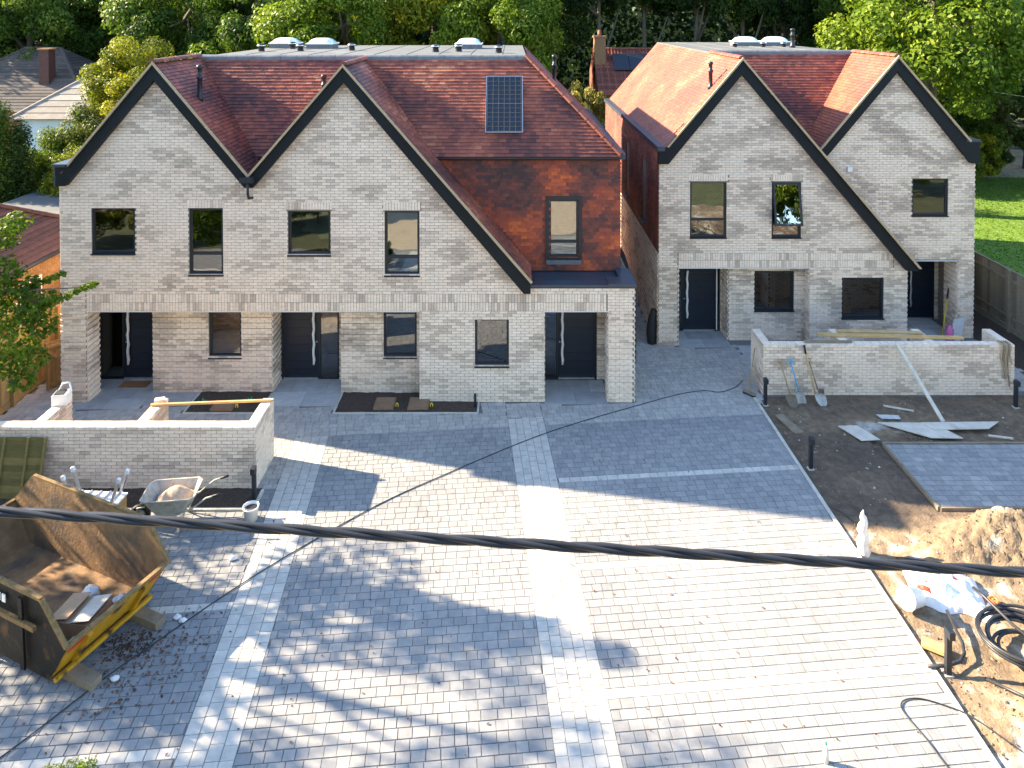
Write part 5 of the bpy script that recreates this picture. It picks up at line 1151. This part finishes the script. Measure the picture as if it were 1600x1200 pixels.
# beds: covers, pipes, seedlings
for (x0, x1, y0, y1, lab) in [(-7.72,-7.16,17.93,18.36,'brown inspection cover in the soil bed by the left door'),(-3.56,-3.04,17.98,18.5,'left one of two brown inspection covers in the middle soil bed'),(-2.68,-2.15,17.98,18.5,'right one of two brown inspection covers in the middle soil bed')]:
    C_ = thing('inspection_cover', lab, 'cover', ((x0+x1)/2, (y0+y1)/2, 0), 0, 'inspection covers'); q = MB(); q.box(x0,x1,y0,y1,-.05,.07); q.build('cover_frame', m_cover, C_); q = MB(); q.box(x0+.03,x1-.03,y0+.03,y1-.03,.071,.085); q.build('lid', m_cover, C_)
    q = MB(); q.tube(smooth([(x1+.04,y0+.16,.0),(x1+.045,y0+.17,.08),(x1+.07,y0+.18,.1),(x1+.1,y0+.15,.08),(x1+.1,y0+.14,.03)]), .013, 8); one('yellow_pipe_end', q, m_yellow, 'curved yellow pipe end poking from the soil next to the ' + ('left bed cover' if x0 < -5 else 'left middle bed cover' if x0 < -3 else 'right middle bed cover'), 'pipe')
q = MB(); q.lathe([(0,-.03),(.035,-.03),(.035,.36),(0,.36)], (-.95,18.12,0), 12); one('pipe_stub', q, m_rubber, 'black upright pipe stub in the soil below the ground floor window', 'pipe')
for (x, y, lab) in ((-8.05,18.3,'left'),(-6.85,18.35,'right')):
    q = MB()
    for k in range(26):
        a = R.uniform(0,6.28); e = R.uniform(.4,1.3); d = Vector((math.cos(a)*math.cos(e), math.sin(a)*math.cos(e), math.sin(e)))*R.uniform(.06,.17); s = Vector((-d.y, d.x, 0)).normalized()*.018; p = Vector((x,y,.0)); q.face([p, p + d*.6 + s, p + d, p + d*.6 - s], R.random())
    one('seedling', q, m_greenp, lab + ' small blue-green plant in the soil bed by the left door', 'plant', 'seedlings in the bed')
DM = MB(); DM.box(-10.7,-9.95,19.08,19.42,.008,.025); one('door_mat', DM, m_mat, 'brown coir mat in front of the left navy door', 'door mat')
# by the right-hand door of the right house
MP = thing('mop', 'mop with a yellow handle leaning in the right porch', 'mop', (13.55,22.4,0)); q = MB(); q.tube([(13.50,22.1,.02),(13.93,22.5,1.35)], .016, 8); q.build('handle', m_yellow, MP); q = MB(); q.tube([(13.85,22.43,1.1),(13.95,22.52,1.42)], .022, 8); q.build('grip', m_rubber, MP)
q = MB(); q.lathe([(0,0),(.11,0),(.11,.36),(.06,.42),(.05,.48),(0,.48)], (13.62,21.9,.006), 14); one('pink_container', q, m_pink, 'pink plastic container standing in the right porch', 'container')
q = MB(); q.obox((13.9,21.95,.36), Vector((.2,.05,0)), Vector((.015,-.06,.34)), Vector((.0,.01,0))); one('leaning_board', q, m_white, 'white sheet leaning on the right porch pier', 'board')
q = MB(); pts = smooth([(4.32,21.75,0),(4.30,21.75,.35),(4.34,21.75,.75),(4.38,21.75,1.05)]); q.tube(pts, [.1 + .05*math.sin(i*.12 + .6) for i in range(len(pts))], 10); one('black_bag', q, m_rubber, 'tall black rubbish bag against the side wall of the right house', 'bag')
for k in range(4):
    q = MB(); x = 3.42 + .06*k; q.tube(smooth([(x,20.5,.02),(x,20.6,2.3 - .1*k),(x,21.2,2.5 - .1*k),(x + .05,24,2.2),(x,26,.02)]), .022, 6); one('black_hose', q, m_rubberb, ['first','second','third','fourth'][k] + ' black duct from the left house wall in the passage', 'hose', 'black ducts in the passage')
q = MB(); q.lathe([(0,0),(.035,0),(.037,.15),(.03,.19),(.013,.22),(.013,.245),(0,.245)], (4.25,9.42,.0), 12); bt = one('plastic_bottle', q, m_wrap, 'clear plastic bottle with green cap standing on the driveway', 'bottle'); q = MB(); q.lathe([(.016,.246),(.016,.27),(0,.27)], (4.25,9.42,0), 10); q.build('cap', m_greenp, bt)
# fallen leaves and mud on the driveway
q = MB()
for k in range(520):
    if k < 330: a = R.gauss(0, .55); b = R.gauss(0, .28); x, y = -5.75 + a*.8, 10.9 + b*1.6 + a*.4
    else: x, y = R.uniform(-7, 6), R.uniform(9.2, 17)
    s = R.uniform(.012, .035) if k < 330 else R.uniform(.015, .03); an = R.uniform(0, 6.28); u = Vector((math.cos(an), math.sin(an), .25))*s; w = Vector((-math.sin(an), math.cos(an), .1))*s*.6; c = Vector((x, y, .012)); q.face([c - u, c - w + Vector((0,0,.008)), c + u, c + w], R.random())
tag(q.build('fallen_leaves', M('dead_leaf', 0, .9, .2, stops=[(0,(.06,.03,.018)),(1,(.22,.09,.04))])), 'brown fallen leaves and crumbs of soil scattered on the driveway', 'leaves', kind='stuff')
q = MB()
for k in range(420): a = R.uniform(0, 6.28); r = R.random()**.8; rock(q, -6.15 + r*.42*math.cos(a), 11.2 + r*.3*math.sin(a), .006, R.uniform(.006,.026), .0)
tag(q.build('spilt_soil', m_bed), 'dark spilt soil crumbs on the paving beside the skip', 'soil', kind='stuff')
for k, (x, y) in enumerate([(-5.62,11.72),(-5.5,11.66),(-6.05,10.62),(-5.2,13.0)]):
    q = MB(); lump(q, x, y, .02, .07, .05, .04, 5, .6, k + 9); one('litter', q, m_paper, ['blue white wrapper beside the end of the far skip bearer','small white wrapper next to the far skip bearer','white paper scrap near the spilt soil beside the skip','white scrap on the paving above the skip corner'][k], 'litter')

# ------------------------------------------------------------------ vegetation
NR = np.random.default_rng(11)
def leaf_mesh(name, mat, C, Nrm, size, tone, aspect=0.55):
    """one mesh of pointed leaves: centres C, normals Nrm, half lengths size"""
    n = len(C); Nrm = Nrm/np.linalg.norm(Nrm, axis=1, keepdims=True)
    a = NR.normal(size=(n, 3)); U = np.cross(Nrm, a); U /= np.linalg.norm(U, axis=1, keepdims=True) + 1e-9; W = np.cross(Nrm, U)
    s = size[:, None]; V = np.empty((n, 4, 3))
    V[:, 0] = C - U*s; V[:, 1] = C - W*s*aspect + Nrm*s*0.12; V[:, 2] = C + U*s; V[:, 3] = C + W*s*aspect + Nrm*s*0.12
    me = bpy.data.meshes.new(name); me.vertices.add(n*4); me.vertices.foreach_set('co', V.reshape(-1))
    me.loops.add(n*4); me.loops.foreach_set('vertex_index', np.arange(n*4, dtype=np.int32)); me.polygons.add(n)
    me.polygons.foreach_set('loop_start', np.arange(0, n*4, 4, dtype=np.int32))
    at = me.attributes.new('tone', 'FLOAT', 'FACE'); at.data.foreach_set('value', np.clip(tone, 0, 1).astype(np.float32))
    me.materials.append(mat); me.update(); me.validate(); return me
def clumps(centres, radii, per, up=0.35, flat=0.75):
    Cs = []; Ns = []; T = []
    for c, r in zip(centres, radii):
        k = int(per*(r/np.mean(radii))**1.5); d = NR.normal(size=(k, 3)); d /= np.linalg.norm(d, axis=1, keepdims=True)
        rad = r*(0.45 + 0.6*NR.random(k)**0.6); p = np.array(c) + d*rad[:, None]*np.array([1, 1, flat])
        Cs.append(p); nn = d*0.9 + NR.normal(size=(k, 3))*0.55; nn[:, 2] += up; Ns.append(nn)
        T.append(0.45 + 0.22*NR.normal() + 0.2*NR.normal(size=k))
    return np.vstack(Cs), np.vstack(Ns), np.concatenate(T)
def unit_crown(seed, ncl=95, per=420, leaf=0.021, gap=0.25):
    cs = []; rs = []
    while len(cs) < ncl:
        d = NR.normal(size=3); d /= np.linalg.norm(d)
        if d[2] < -0.75: continue
        k = 0.5 + 0.5*NR.random()**0.5; p = d*k*(0.82 + 0.25*mnoise.noise(Vector(d*1.7) + Vector((seed*5, 0, 0))))
        cs.append(p); rs.append(0.13 + 0.12*NR.random())
    C, N_, T = clumps(cs, rs, per); return leaf_mesh('crown', lf_green, C, N_, leaf*(0.6 + 0.8*NR.random(len(C))), T)
CROWNS = [unit_crown(k) for k in range(4)] + [unit_crown(9, 60, 260, 0.034), unit_crown(12, 45, 420, 0.036)]
def trunk_mesh(h, r, cz, rx, rz, nl, rnd):
    mb = MB(); pts = []; x = y = 0
    for i in range(8): pts.append((x, y, h*i/7 - 0.15*(i == 0))); x += rnd.uniform(-.03, .03)*h/7; y += rnd.uniform(-.03, .03)*h/7
    mb.tube(pts, [r*(1.25 if i == 0 else 1 - 0.75*i/7) for i in range(8)], 8)
    for k in range(nl):
        t = rnd.uniform(.45, .95); b = Vector(pts[int(t*7)]); a = k*2.4 + rnd.uniform(-.4, .4); e = Vector((math.cos(a)*rx*.75, math.sin(a)*rx*.75, cz + rz*rnd.uniform(-.3, .5)))
        m = b.lerp(e, .5) + Vector((0, 0, -.08*rx)); mb.tube([b, b.lerp(m, .6), m, e], [r*.42, r*.33, r*.25, r*.06], 6)
    return mb
def tree(name, label, x, y, h, rx, rz, cz, mat, var, bark=None, group=None, tr=None, z0=-0.09, nl=7, cat='tree'):
    if 'bare' in label: nl = 3
    rnd = random.Random(int(x*31 + y*17)); T = thing(name, label, cat, (x, y, z0), rnd.uniform(0, 6.28), group)
    trunk_mesh(max(cz, h*0.75), tr or 0.02*h + .05, cz, rx, rz, nl, rnd).build('trunk', bark or m_bark, T, local=True)
    o = bpy.data.objects.new('crown', CROWNS[var]); COL.objects.link(o); o.parent = T; o.location = (0, 0, cz); o.scale = (rx, rx*rnd.uniform(.88, 1.08), rz)
    o.material_slots[0].link = 'OBJECT'; o.material_slots[0].material = mat; return T
WG = 'trees of the wood behind the houses'
W_ = [
 (-10.2,44,15,5.2,6.0,8.5,lf_lime,0,'sunlit bright green tree behind the left gable roof'), (-5.2,46,16,5.4,6.2,8.5,lf_yel,1,'yellowish tree behind the middle of the long flat roof'), (-0.8,43.5,15,4.2,5.8,8.0,lf_lime,2,'bright green tree behind the right end of the long flat roof'),
 (-16.8,47,16,5.2,6.5,8.8,lf_green,3,'mid green tree behind the left skylights'), (-22.5,50,17,5.4,6.8,9.2,lf_green,0,'mid green tree behind the yellow-green bush'), (-29.0,58,17,5.6,7.0,9.2,lf_green,1,'dark green tree between the yellowish tree and the bush'), (-36.0,53,17,5.6,7.0,9.0,lf_green,2,'mid green tree above the dark hipped roof'), (-43.0,54,16,5.6,7.0,8.8,lf_lime,3,'bright green tree at the top left corner'),
 (2.2,52,18,4.5,5.5,11.5,lf_dark,0,'dark tall tree just right of the long flat roof'), (6.2,50,19,3.8,5.0,13.6,lf_dark,1,'tall bare trunked tree left of the far chimney'), (9.6,51,19,3.8,5.0,13.6,lf_dark,2,'tall bare trunked tree right of the far chimney'), (13.0,50,19,3.8,5.0,13.8,lf_dark,3,'tall bare trunked tree behind the left slope of the right house'), (16.6,51,19,4.0,5.2,13.6,lf_dark,0,'tall bare trunked tree behind the right house skylights'), (20.2,53,19,4.4,6.0,12.0,lf_dark,1,'dark tall tree behind the right house flue'),
 (-13.0,56,18,5.0,7.0,10.5,lf_dark,2,'dark tree in the second row behind the left roof'), (-7.0,57,18,5.0,7.0,10.5,lf_dark,3,'dark tree in the second row behind the flat roof'), (-1.0,56,18,5.0,7.0,10.5,lf_dark,1,'dark tree in the second row left of the far chimney'),
 (21.6,36.5,17,5.6,6.4,9.6,lf_lime,1,'big sunlit green tree right behind the right gable'), (31.8,41.5,18,7.0,7.8,8.8,lf_lime,2,'big sunlit green tree at the top right edge'), (24.8,46,18,5.6,7.0,10.5,lf_green,0,'green tree behind the two big sunlit ones'), (34.5,47,18,6.0,7.5,10.0,lf_green,3,'green tree beyond the gravel path at right'), (41.0,52,18,6.0,7.5,10.0,lf_dark,0,'dark tree furthest right beyond the path')]
for (x, y, h, rx, rz, cz, m_, v_, lab) in W_: tree('woodland_tree', lab, x, y, h, rx, rz, cz, m_, v_, m_paleb if 'bare' in lab else None, WG, 0.27 if 'bare' in lab else None)
for (x, y, r, m_, v_, lab) in [(3.5,46.5,2.6,lf_dark,4,'dark undergrowth left of the far chimney'),(12.0,48,3.0,lf_dark,5,'dark undergrowth right of the far solar roof'),(17.5,47.5,3.2,lf_dark,4,'dark undergrowth behind the right house roof'),(24.0,43,2.6,lf_dark,5,'dark undergrowth below the big sunlit trees'),(31.5,50.5,2.4,lf_pale,4,'pale bush beyond the gravel path'),(36.5,52,2.6,lf_pale,5,'pale bush at the right edge beyond the gravel path'),(27.0,47.5,2.2,lf_yel,4,'yellowish bush left of the gravel path end'),(28.4,43.5,1.9,lf_yel,5,'yellowish bush under the big tree at the right edge'),(29.3,45.0,2.3,lf_green,5,'green bush at the end of the gravel path'),(25.2,41.0,2.0,lf_green,4,'green bush right behind the right gable verge')]:
    tree('woodland_shrub', lab, x, y, r*1.6, r, r*.95, r*.85, m_, v_, None, None, .08, cat='shrub')
tree('garden_tree', 'yellow-green bushy tree directly left of the left gable', -17.3, 33.0, 9, 2.9, 3.1, 6.4, lf_yel, 0)
tree('garden_tree', 'pale yellow tree behind the chimney of the dark hipped roof', -32.0, 57.0, 11, 3.4, 4.0, 7.0, lf_yel, 1)
tree('garden_tree', 'weeping straw coloured tree between the two new houses', 3.75, 38.0, 7, 1.7, 3.2, 3.9, lf_gold, 4)
tree('garden_tree', 'low yellow-green tree below the weeping tree between the houses', 4.6, 36.0, 5, 1.8, 2.3, 2.4, lf_yel, 5)
SH = [(-16.6,31.5,2.5,lf_lime,0,'bright green shrub against the left gable'),(-18.9,33.0,2.7,lf_pale,1,'pale flowering shrub below the bushy yellow tree'),(-20.6,31.8,2.2,lf_lime,2,'light green shrub left of the bright green one'),(-15.6,28.6,1.9,lf_pale,3,'pale shrub tucked behind the left gable verge'),(-18.4,30.6,2.0,lf_yel,1,'yellowish shrub above the flat garage roof'),(-16.4,25.0,1.4,lf_green,4,'low green shrub above the brown tiled roof'),(-20.6,25.0,2.0,lf_green,5,'dark shrub at the left edge above the brown tiled roof'),(-15.2,24.0,1.1,lf_lime,4,'small lime shrub beside the house wall')]
for (x, y, r, m_, v_, lab) in SH: tree('garden_shrub', lab, x, y, r*2.0, r, r*1.2, r*1.25, m_, v_, None, 'shrubs left of the house', .07, cat='shrub')
for k, (x, y, h) in enumerate([(-22.6,29.6,6.9),(-21.9,29.8,6.6),(-21.3,29.6,6.3),(-20.7,29.8,5.6),(-23.3,29.4,6.7)]):
    rnd = random.Random(k); T = thing('conifer', ['tallest','second','third','lowest rightmost','leftmost'][k] + ' dark columnar conifer in front of the dark hipped roof', 'conifer', (x, y, -.09), 0, 'columnar conifers')
    cs = []; rs = []
    for i in range(46): t = i/45; a = i*2.4; w = .6*(1 - t**3) + .08; cs.append((math.cos(a)*w*.6, math.sin(a)*w*.6, .3 + t*(h - .4))); rs.append(.46*(1 - .4*t) + .05)
    C, N_, T_ = clumps(cs, rs, 260, 1.0, 1.6); o = bpy.data.objects.new('crown', leaf_mesh('crown', lf_dark if k % 2 else lf_green, C, N_, .055*(.6 + .8*NR.random(len(C))), T_ + .25*(C[:, 2]/h))); COL.objects.link(o); o.parent = T
    mb = MB(); mb.tube([(0,0,-.1),(0,0,h*.8)], [.1,.03], 6); mb.build('trunk', m_bark, T, local=True)
# the broad tree just outside the left edge: its boughs reach into the picture and shade the driveway
TL = thing('overhanging_tree', 'leafy tree at the left edge whose boughs hang in front of the fence', 'tree', (-15.2, 13.6, -.09))
rnd = random.Random(5); cs = []; rs = []
for i in range(60):
    d = NR.normal(size=3); d /= np.linalg.norm(d); k = .35 + .65*NR.random()**.6
    cs.append((d[0]*3.7*k - .6, d[1]*2.9*k, 6.4 + d[2]*3.4*k)); rs.append(.34 + .42*NR.random())
inb = [(-9.85,14.0,6.0,.24),(-10.2,14.1,5.7,.3),(-10.0,13.9,5.1,.3),(-9.75,14.0,4.75,.28),(-9.5,14.0,4.35,.3),(-9.9,14.0,4.1,.34),(-9.35,14.05,3.95,.26),(-9.75,14.0,3.6,.34),(-10.1,14.1,3.2,.34),(-9.5,13.95,3.3,.24),(-9.75,14.0,2.85,.22),(-10.3,14.0,4.5,.4),(-10.6,14.0,3.7,.42),(-10.8,14.0,5.4,.42),(-9.15,14.0,4.5,.16)]
inb += [(-9.35 + .17*i, 14.0, 4.32 + .075*i, .075) for i in range(7)] + [(-9.5 + .14*i, 14.0, 4.75 + .06*i, .07) for i in range(5)]
loc = [(x + 15.2, y - 13.6, z + .09) for x, y, z, r in inb]
C1, N1, T1 = clumps(cs, rs, 105, .4, .7); C2, N2, T2 = clumps(loc, [b[3]*1.15 for b in inb], 150, .5, .8)
C = np.vstack([C1, C2]); N_ = np.vstack([N1, N2]); T_ = np.concatenate([T1, T2]); sz = np.concatenate([.085*(.6 + .7*NR.random(len(C1))), .052*(.7 + .6*NR.random(len(C2)))])
o = bpy.data.objects.new('crown', leaf_mesh('crown', lf_lime, C, N_, sz, T_, .6)); COL.objects.link(o); o.parent = TL
mb = MB(); mb.tube([(0,0,-.15),(.05,0,2),(-.1,.05,4),(-.3,0,6.5),(-.4,.1,8.6)], [.3,.22,.17,.1,.03], 8)
for k in range(0, 60, 3): a = Vector((-.1, 0, 3 + (k % 5)*.9)); b = Vector(cs[k]); mb.tube([a, a.lerp(b, .5) + Vector((0,0,-.15)), b], [.07,.05,.015], 5)
for e in ((5.6,.4,4.1),(5.8,.4,4.95),(5.2,.4,5.9),(5.3,.4,3.1),(6.6,.4,4.8)): b = Vector(e); a = Vector((.0,0,3.6)); mb.tube([a, a.lerp(b, .45) + Vector((0,0,.5)), a.lerp(b, .8) + Vector((0,0,.2)), b], [.06,.045,.025,.008], 6)
mb.build('trunk', m_bark, TL, local=True)
tree('front_shrub', 'clipped lime green bush at the bottom left corner of the driveway', -5.35, 8.25, 1.2, .62, .56, .62, lf_lime, 3, cat='shrub', tr=.03)
# planting across the road side, seen in the window panes
for k, (x, y, h, r, m_) in enumerate([(-17,-5,14,4.4,lf_green),(-8,-13,17,5.2,lf_green),(3,-15,18,5.4,lf_lime),(14,-15,18,5.4,lf_green),(24,-14,17,5.2,lf_lime),(-27,-4,13,4.2,lf_lime),(34,-10,16,5.0,lf_green)]):
    tree('roadside_tree', ['first','second','third','fourth','fifth','sixth','seventh'][k] + ' roadside tree reflected in the window panes', x, y, h, r, h*.45, h*.55, m_, k % 4, group='roadside trees')
for k, (x, y, r, m_) in enumerate([(-19.5,6.0,1.7,lf_lime),(-17.0,4.8,1.8,lf_yel),(-14.4,4.2,1.7,lf_lime),(-11.8,3.2,1.6,lf_green),(-9.6,2.2,1.5,lf_dark),(-21.5,8.0,1.7,lf_green),(17.0,1.5,1.7,lf_lime),(19.8,2.5,1.8,lf_green),(22.4,3.6,1.8,lf_lime),(14.2,0.5,1.5,lf_green)]):
    tree('hedge_shrub', ['first','second','third','fourth','fifth','sixth','seventh','eighth','ninth','tenth'][k] + ' rounded hedge shrub reflected in the upper window panes', x, y, r*1.6, r, r*.95, r*.9, m_, k % 4, group='roadside hedge', cat='shrub', tr=.06)
# far wood as one mass, and an added dark slope that closes its gaps to the sky
n = 90000; C = np.stack([NR.uniform(-75, 80, n), NR.uniform(58, 72, n), 20*NR.random(n)**.85], 1); C[:, 2] += .0
me = leaf_mesh('woodland', lf_dark, C, NR.normal(size=(n, 3)) + np.array([-.3, -.5, .4]), .3*(.6 + .8*NR.random(n)), .2 + .25*NR.normal(size=n)); o = bpy.data.objects.new('woodland', me); COL.objects.link(o); tag(o, 'dark leafy wood filling the background behind the trees', 'wood', kind='stuff')
mb = MB(); soil_grid(mb, -130, 130, 74, 190, 5, lambda x, y: -.5 + 24*min(1, (y - 74)/45)**.7 + 2*nz(x, y, .05), lambda x, y: .5); struct('backdrop_slope', mb, M('dark_backdrop', (0.012,0.02,0.006), 0.98, 0.4, 0.4, spec=0.05))
mb = MB(); mb.slab([(16.2,16),(60,16),(60,46),(16.2,46)], -.089, -.05); struct('lawn', mb, m_grass)
mb = MB(); mb.slab([(16.3,45),(60,43.5),(60,52),(20,55)], -.048, -.03); struct('gravel_path', mb, m_gravel)
n = 60000; x = NR.uniform(16.3, 40, n); y = NR.uniform(19, 46, n); C = np.stack([x, y, np.full(n, -.03)], 1)
nn = NR.normal(size=(n, 3)); nn[:, 2] *= .25; me = leaf_mesh('grass', leaf_mat('grass_blade', (.05,.11,.008), (.10,.19,.014), (.20,.27,.03), .3), C, nn, .05*(.5 + NR.random(n)), .5 + .3*np.sin(x*.7)*np.cos(y*.5) + .15*NR.normal(size=n), .3)
o = bpy.data.objects.new('grass', me); COL.objects.link(o); tag(o, 'sunlit mown grass of the lawn behind the right fence', 'grass', kind='stuff')

# ------------------------------------------------------------------ neighbouring houses
def courses(parent, a, b, c, d, rows, mat, th=.03):
    """tiled slope: a-b eave (left to right), d-c ridge; one strip per course"""
    a, b, c, d = map(Vector, (a, b, c, d)); n = (b - a).cross(d - a).normalized()
    if n.z < 0: n = -n
    for i in range(rows):
        t0, t1 = i/rows, (i + 1.12)/rows; t1 = min(1, t1)
        p = [a.lerp(d, t0) + n*th, b.lerp(c, t0) + n*th, b.lerp(c, t1) + n*.004, a.lerp(d, t1) + n*.004, a.lerp(d, t0) - n*.02, b.lerp(c, t0) - n*.02]
        mb = MB(); mb.idx(p, [(0,1,2,3),(4,5,1,0),(4,0,3),(5,2,1)], R.random()); mb.build('tile_course', mat, parent)
def far_window(parent, x0, x1, y, z0, z1):
    f = MB(); f.box(x0, x1, y - .05, y, z0, z1); w = f.build('window', m_white, parent); g = MB(); g.box(x0 + .07, x1 - .07, y - .06, y - .051, z0 + .07, z1 - .07); g.build('pane', m_black, w)
def simple_roof(house, x0, x1, y0, y1, ze, zr, hip, mat, rows, o=.3):
    x0 -= o; x1 += o; y0 -= o; y1 += o; ym = (y0 + y1)/2; A, B, Cc, Dd = (x0,y0,ze), (x1,y0,ze), (x1,y1,ze), (x0,y1,ze); P, Q = (x0 + hip, ym, zr), (x1 - hip, ym, zr)
    mb = MB()
    for f in ((A,B,Q,P), (Cc,Dd,P,Q), (B,Cc,Q), (Dd,A,P)): mb.face(f)
    mb.face((Dd,Cc,B,A)); rf = mb.build('roof', mat, house)
    courses(rf, A, B, Q, P, rows, mat); courses(rf, B, Cc, Q, Q, rows, mat); ridge(rf, P, Q, mat, .14, .6); 
    if hip > .2: ridge(rf, B, Q, mat, .13, .6, 'hip_tile'); ridge(rf, A, P, mat, .13, .6, 'hip_tile')
    return rf
# near left bungalow, roofs running back beside the fence
N1 = thing('brown_roofed_bungalow', 'orange brick bungalow with brown tiled roofs behind the left fence', 'house', (-17, 22, 0))
mb = MB(); mb.box(-20, -14.45, 15.5, 24.2, -.1, 2.85); nw = mb.build('wall', m_mortar, N1)
mb = MB(); lay(mb, (-14.45,15.5,0), UY, NX, 0, 2.78, lambda z: [(0,8.7)], 61); tag(mb.build('brickwork', m_orbrick, nw), kind='stuff')
rf = MB(); rf.idx([(-14.15,15.2,2.82),(-14.15,24.5,2.82),(-17.2,21.6,4.55),(-17.2,15.2,4.55),(-20.3,24.5,2.82),(-20.3,15.2,2.82)], [(0,1,2,3),(1,4,2),(4,5,3,2)]); rf = rf.build('roof', m_brnroof, N1)
courses(rf, (-14.15,15.2,2.82), (-14.15,24.5,2.82), (-17.2,21.6,4.55), (-17.2,15.2,4.55), 17, m_brnroof, .045); courses(rf, (-14.15,24.5,2.82), (-20.3,24.5,2.82), (-17.2,21.6,4.55), (-17.2,21.6,4.55), 14, m_brnroof, .04); ridge(rf, (-14.15,24.5,2.86), (-17.2,21.6,4.6), m_brnroof, .13, .45, 'hip_tile'); ridge(rf, (-17.2,15.2,4.6), (-17.2,21.6,4.6), m_brnroof, .13, .45)
mb = MB(); mb.tube([(-14.1,15.2,2.78),(-14.1,24.5,2.78)], .06, 8); mb.build('gutter', m_black, N1)
for yy in (16.6, 18.0, 20.6): 
    f = MB(); f.box(-14.45, -14.4, yy, yy + 1.0, 1.0, 2.2); w = f.build('window', m_white, N1); g = MB(); g.box(-14.399, -14.39, yy + .07, yy + .93, 1.07, 2.13); g.build('pane', m_black, w)
mb = MB(); mb.slab([(-20.2,26.5),(-16.3,26.5),(-16.3,30.0),(-20.2,30.0)], 2.55, 2.68); mb.box(-20,-16.5,26.7,29.8,-.1,2.549); one('flat_garage', mb, m_felt, 'low flat roofed garage just left of the left gable wall', 'garage')
N2 = thing('dark_roofed_bungalow', 'bungalow with a large dark hipped roof and brick chimney at the far left', 'house', (-33, 50, 0))
mb = MB(); mb.box(-38.5, -26.6, 44.5, 54, -.1, 4.1); mb.build('wall', m_orbrick, N2); simple_roof(N2, -38.5, -26.6, 44.5, 54, 4.1, 7.9, 5.0, m_oldroof, 22)
mb = MB(); mb.box(-30.85,-30.2,46.2,46.9,5.0,7.9); ch = mb.build('chimney', m_brnroof, N2); mb = MB(); mb.box(-30.92,-30.13,46.13,46.97,7.9,8.0); mb.build('chimney_cap', m_orbrick, ch)
far_window(N2, -36, -34.6, 44.5, 1.2, 2.6); far_window(N2, -31, -29.6, 44.5, 1.2, 2.6)
N3 = thing('blue_rendered_house', 'house with pale blue rendered wall and light tiled roof left of the shrubs', 'house', (-23.5, 37, 0))
mb = MB(); mb.box(-25.6, -19.5, 37, 43, -.1, 4.75); mb.build('wall', m_render, N3); mb = MB(); mb.box(-26.0, -25.602, 36.9, 43, -.1, 4.75); mb.build('side_wall', m_orbrick, N3); simple_roof(N3, -25.8, -19.5, 37, 43, 4.75, 7.3, 3.3, m_palroof, 9, .35)
far_window(N3, -23.6, -22.4, 37, 2.6, 4.0); far_window(N3, -21.8, -20.6, 37, 2.6, 4.0)
N5 = thing('distant_red_house', 'sliver of a distant house roof with chimney in the top left corner', 'house', (-44, 60, 0)); mb = MB(); mb.box(-49,-39,58,66,-.1,5.2); mb.build('wall', m_white, N5); simple_roof(N5, -49, -39, 58, 66, 5.2, 7.6, 1.0, m_redroof, 12); mb = MB(); mb.box(-43.0,-42.3,61,61.7,6.5,8.6); mb.build('chimney', m_orbrick, N5)
N4 = thing('red_roofed_house', 'red tiled house with chimney and dark solar panels between the new houses', 'house', (13, 46, 0))
mb = MB(); mb.box(5.6, 22, 44, 50, -.1, 5.3); mb.build('wall', m_orbrick, N4); rf = simple_roof(N4, 5.6, 22, 44, 50, 5.2, 7.95, .0, m_redroof, 16, .25)
xx = 5.5
while xx < 21.8: mb = MB(); mb.bar((xx,43.85,5.27),(xx,46.95,7.97),.06,.05,R.random()); mb.build('roof_rib', m_redroof, rf); xx += .21
mb = MB(); mb.box(5.35,6.05,45.8,46.6,5.6,8.7); ch = mb.build('chimney', m_orbrick, N4); mb = MB(); mb.box(5.29,6.11,45.74,46.66,8.7,8.82); mb.build('chimney_cap', m_orbrick, ch); mb = MB(); mb.lathe([(.14,8.82),(.12,9.2),(.0,9.2)], (5.7,46.2,0), 12); mb.build('chimney_pot', m_tile, ch)
Sv = Vector((0,3.1,2.7)).normalized(); Nv = Vector((0,-2.7,3.1)).normalized()
for k in range(5): mb = MB(); mb.obox(Vector((7.05 + 1.03*k, 45.9, 7.05)) + Nv*.12, Vector((.5,0,0)), Sv*.75, Nv*.03); mb.build('solar_panel', m_pv, N4)
far_window(N4, 9, 10.2, 44, 3.0, 4.2); mb = MB(); mb.obox(Vector((9.2,44.7,6.0)) + Nv*.1, Vector((.4,0,0)), Sv*.35, Nv*.05); mb.build('roof_window', m_black, N4)
mb = MB(); mb.tube([(22.2,38,9.6),(26,39,6.0),(34,41.5,4.8)], .012, 5); one('telephone_wire', mb, m_white, 'thin pale wire running from right gable towards the path', 'wire')
mb = MB(); mb.lathe([(0,0),(.06,0),(.05,.75),(0,.78)], (26.4,41.5,-.05), 8); one('marker_post', mb, m_oldwood, 'short wooden post on the grass beside the gravel path', 'post')
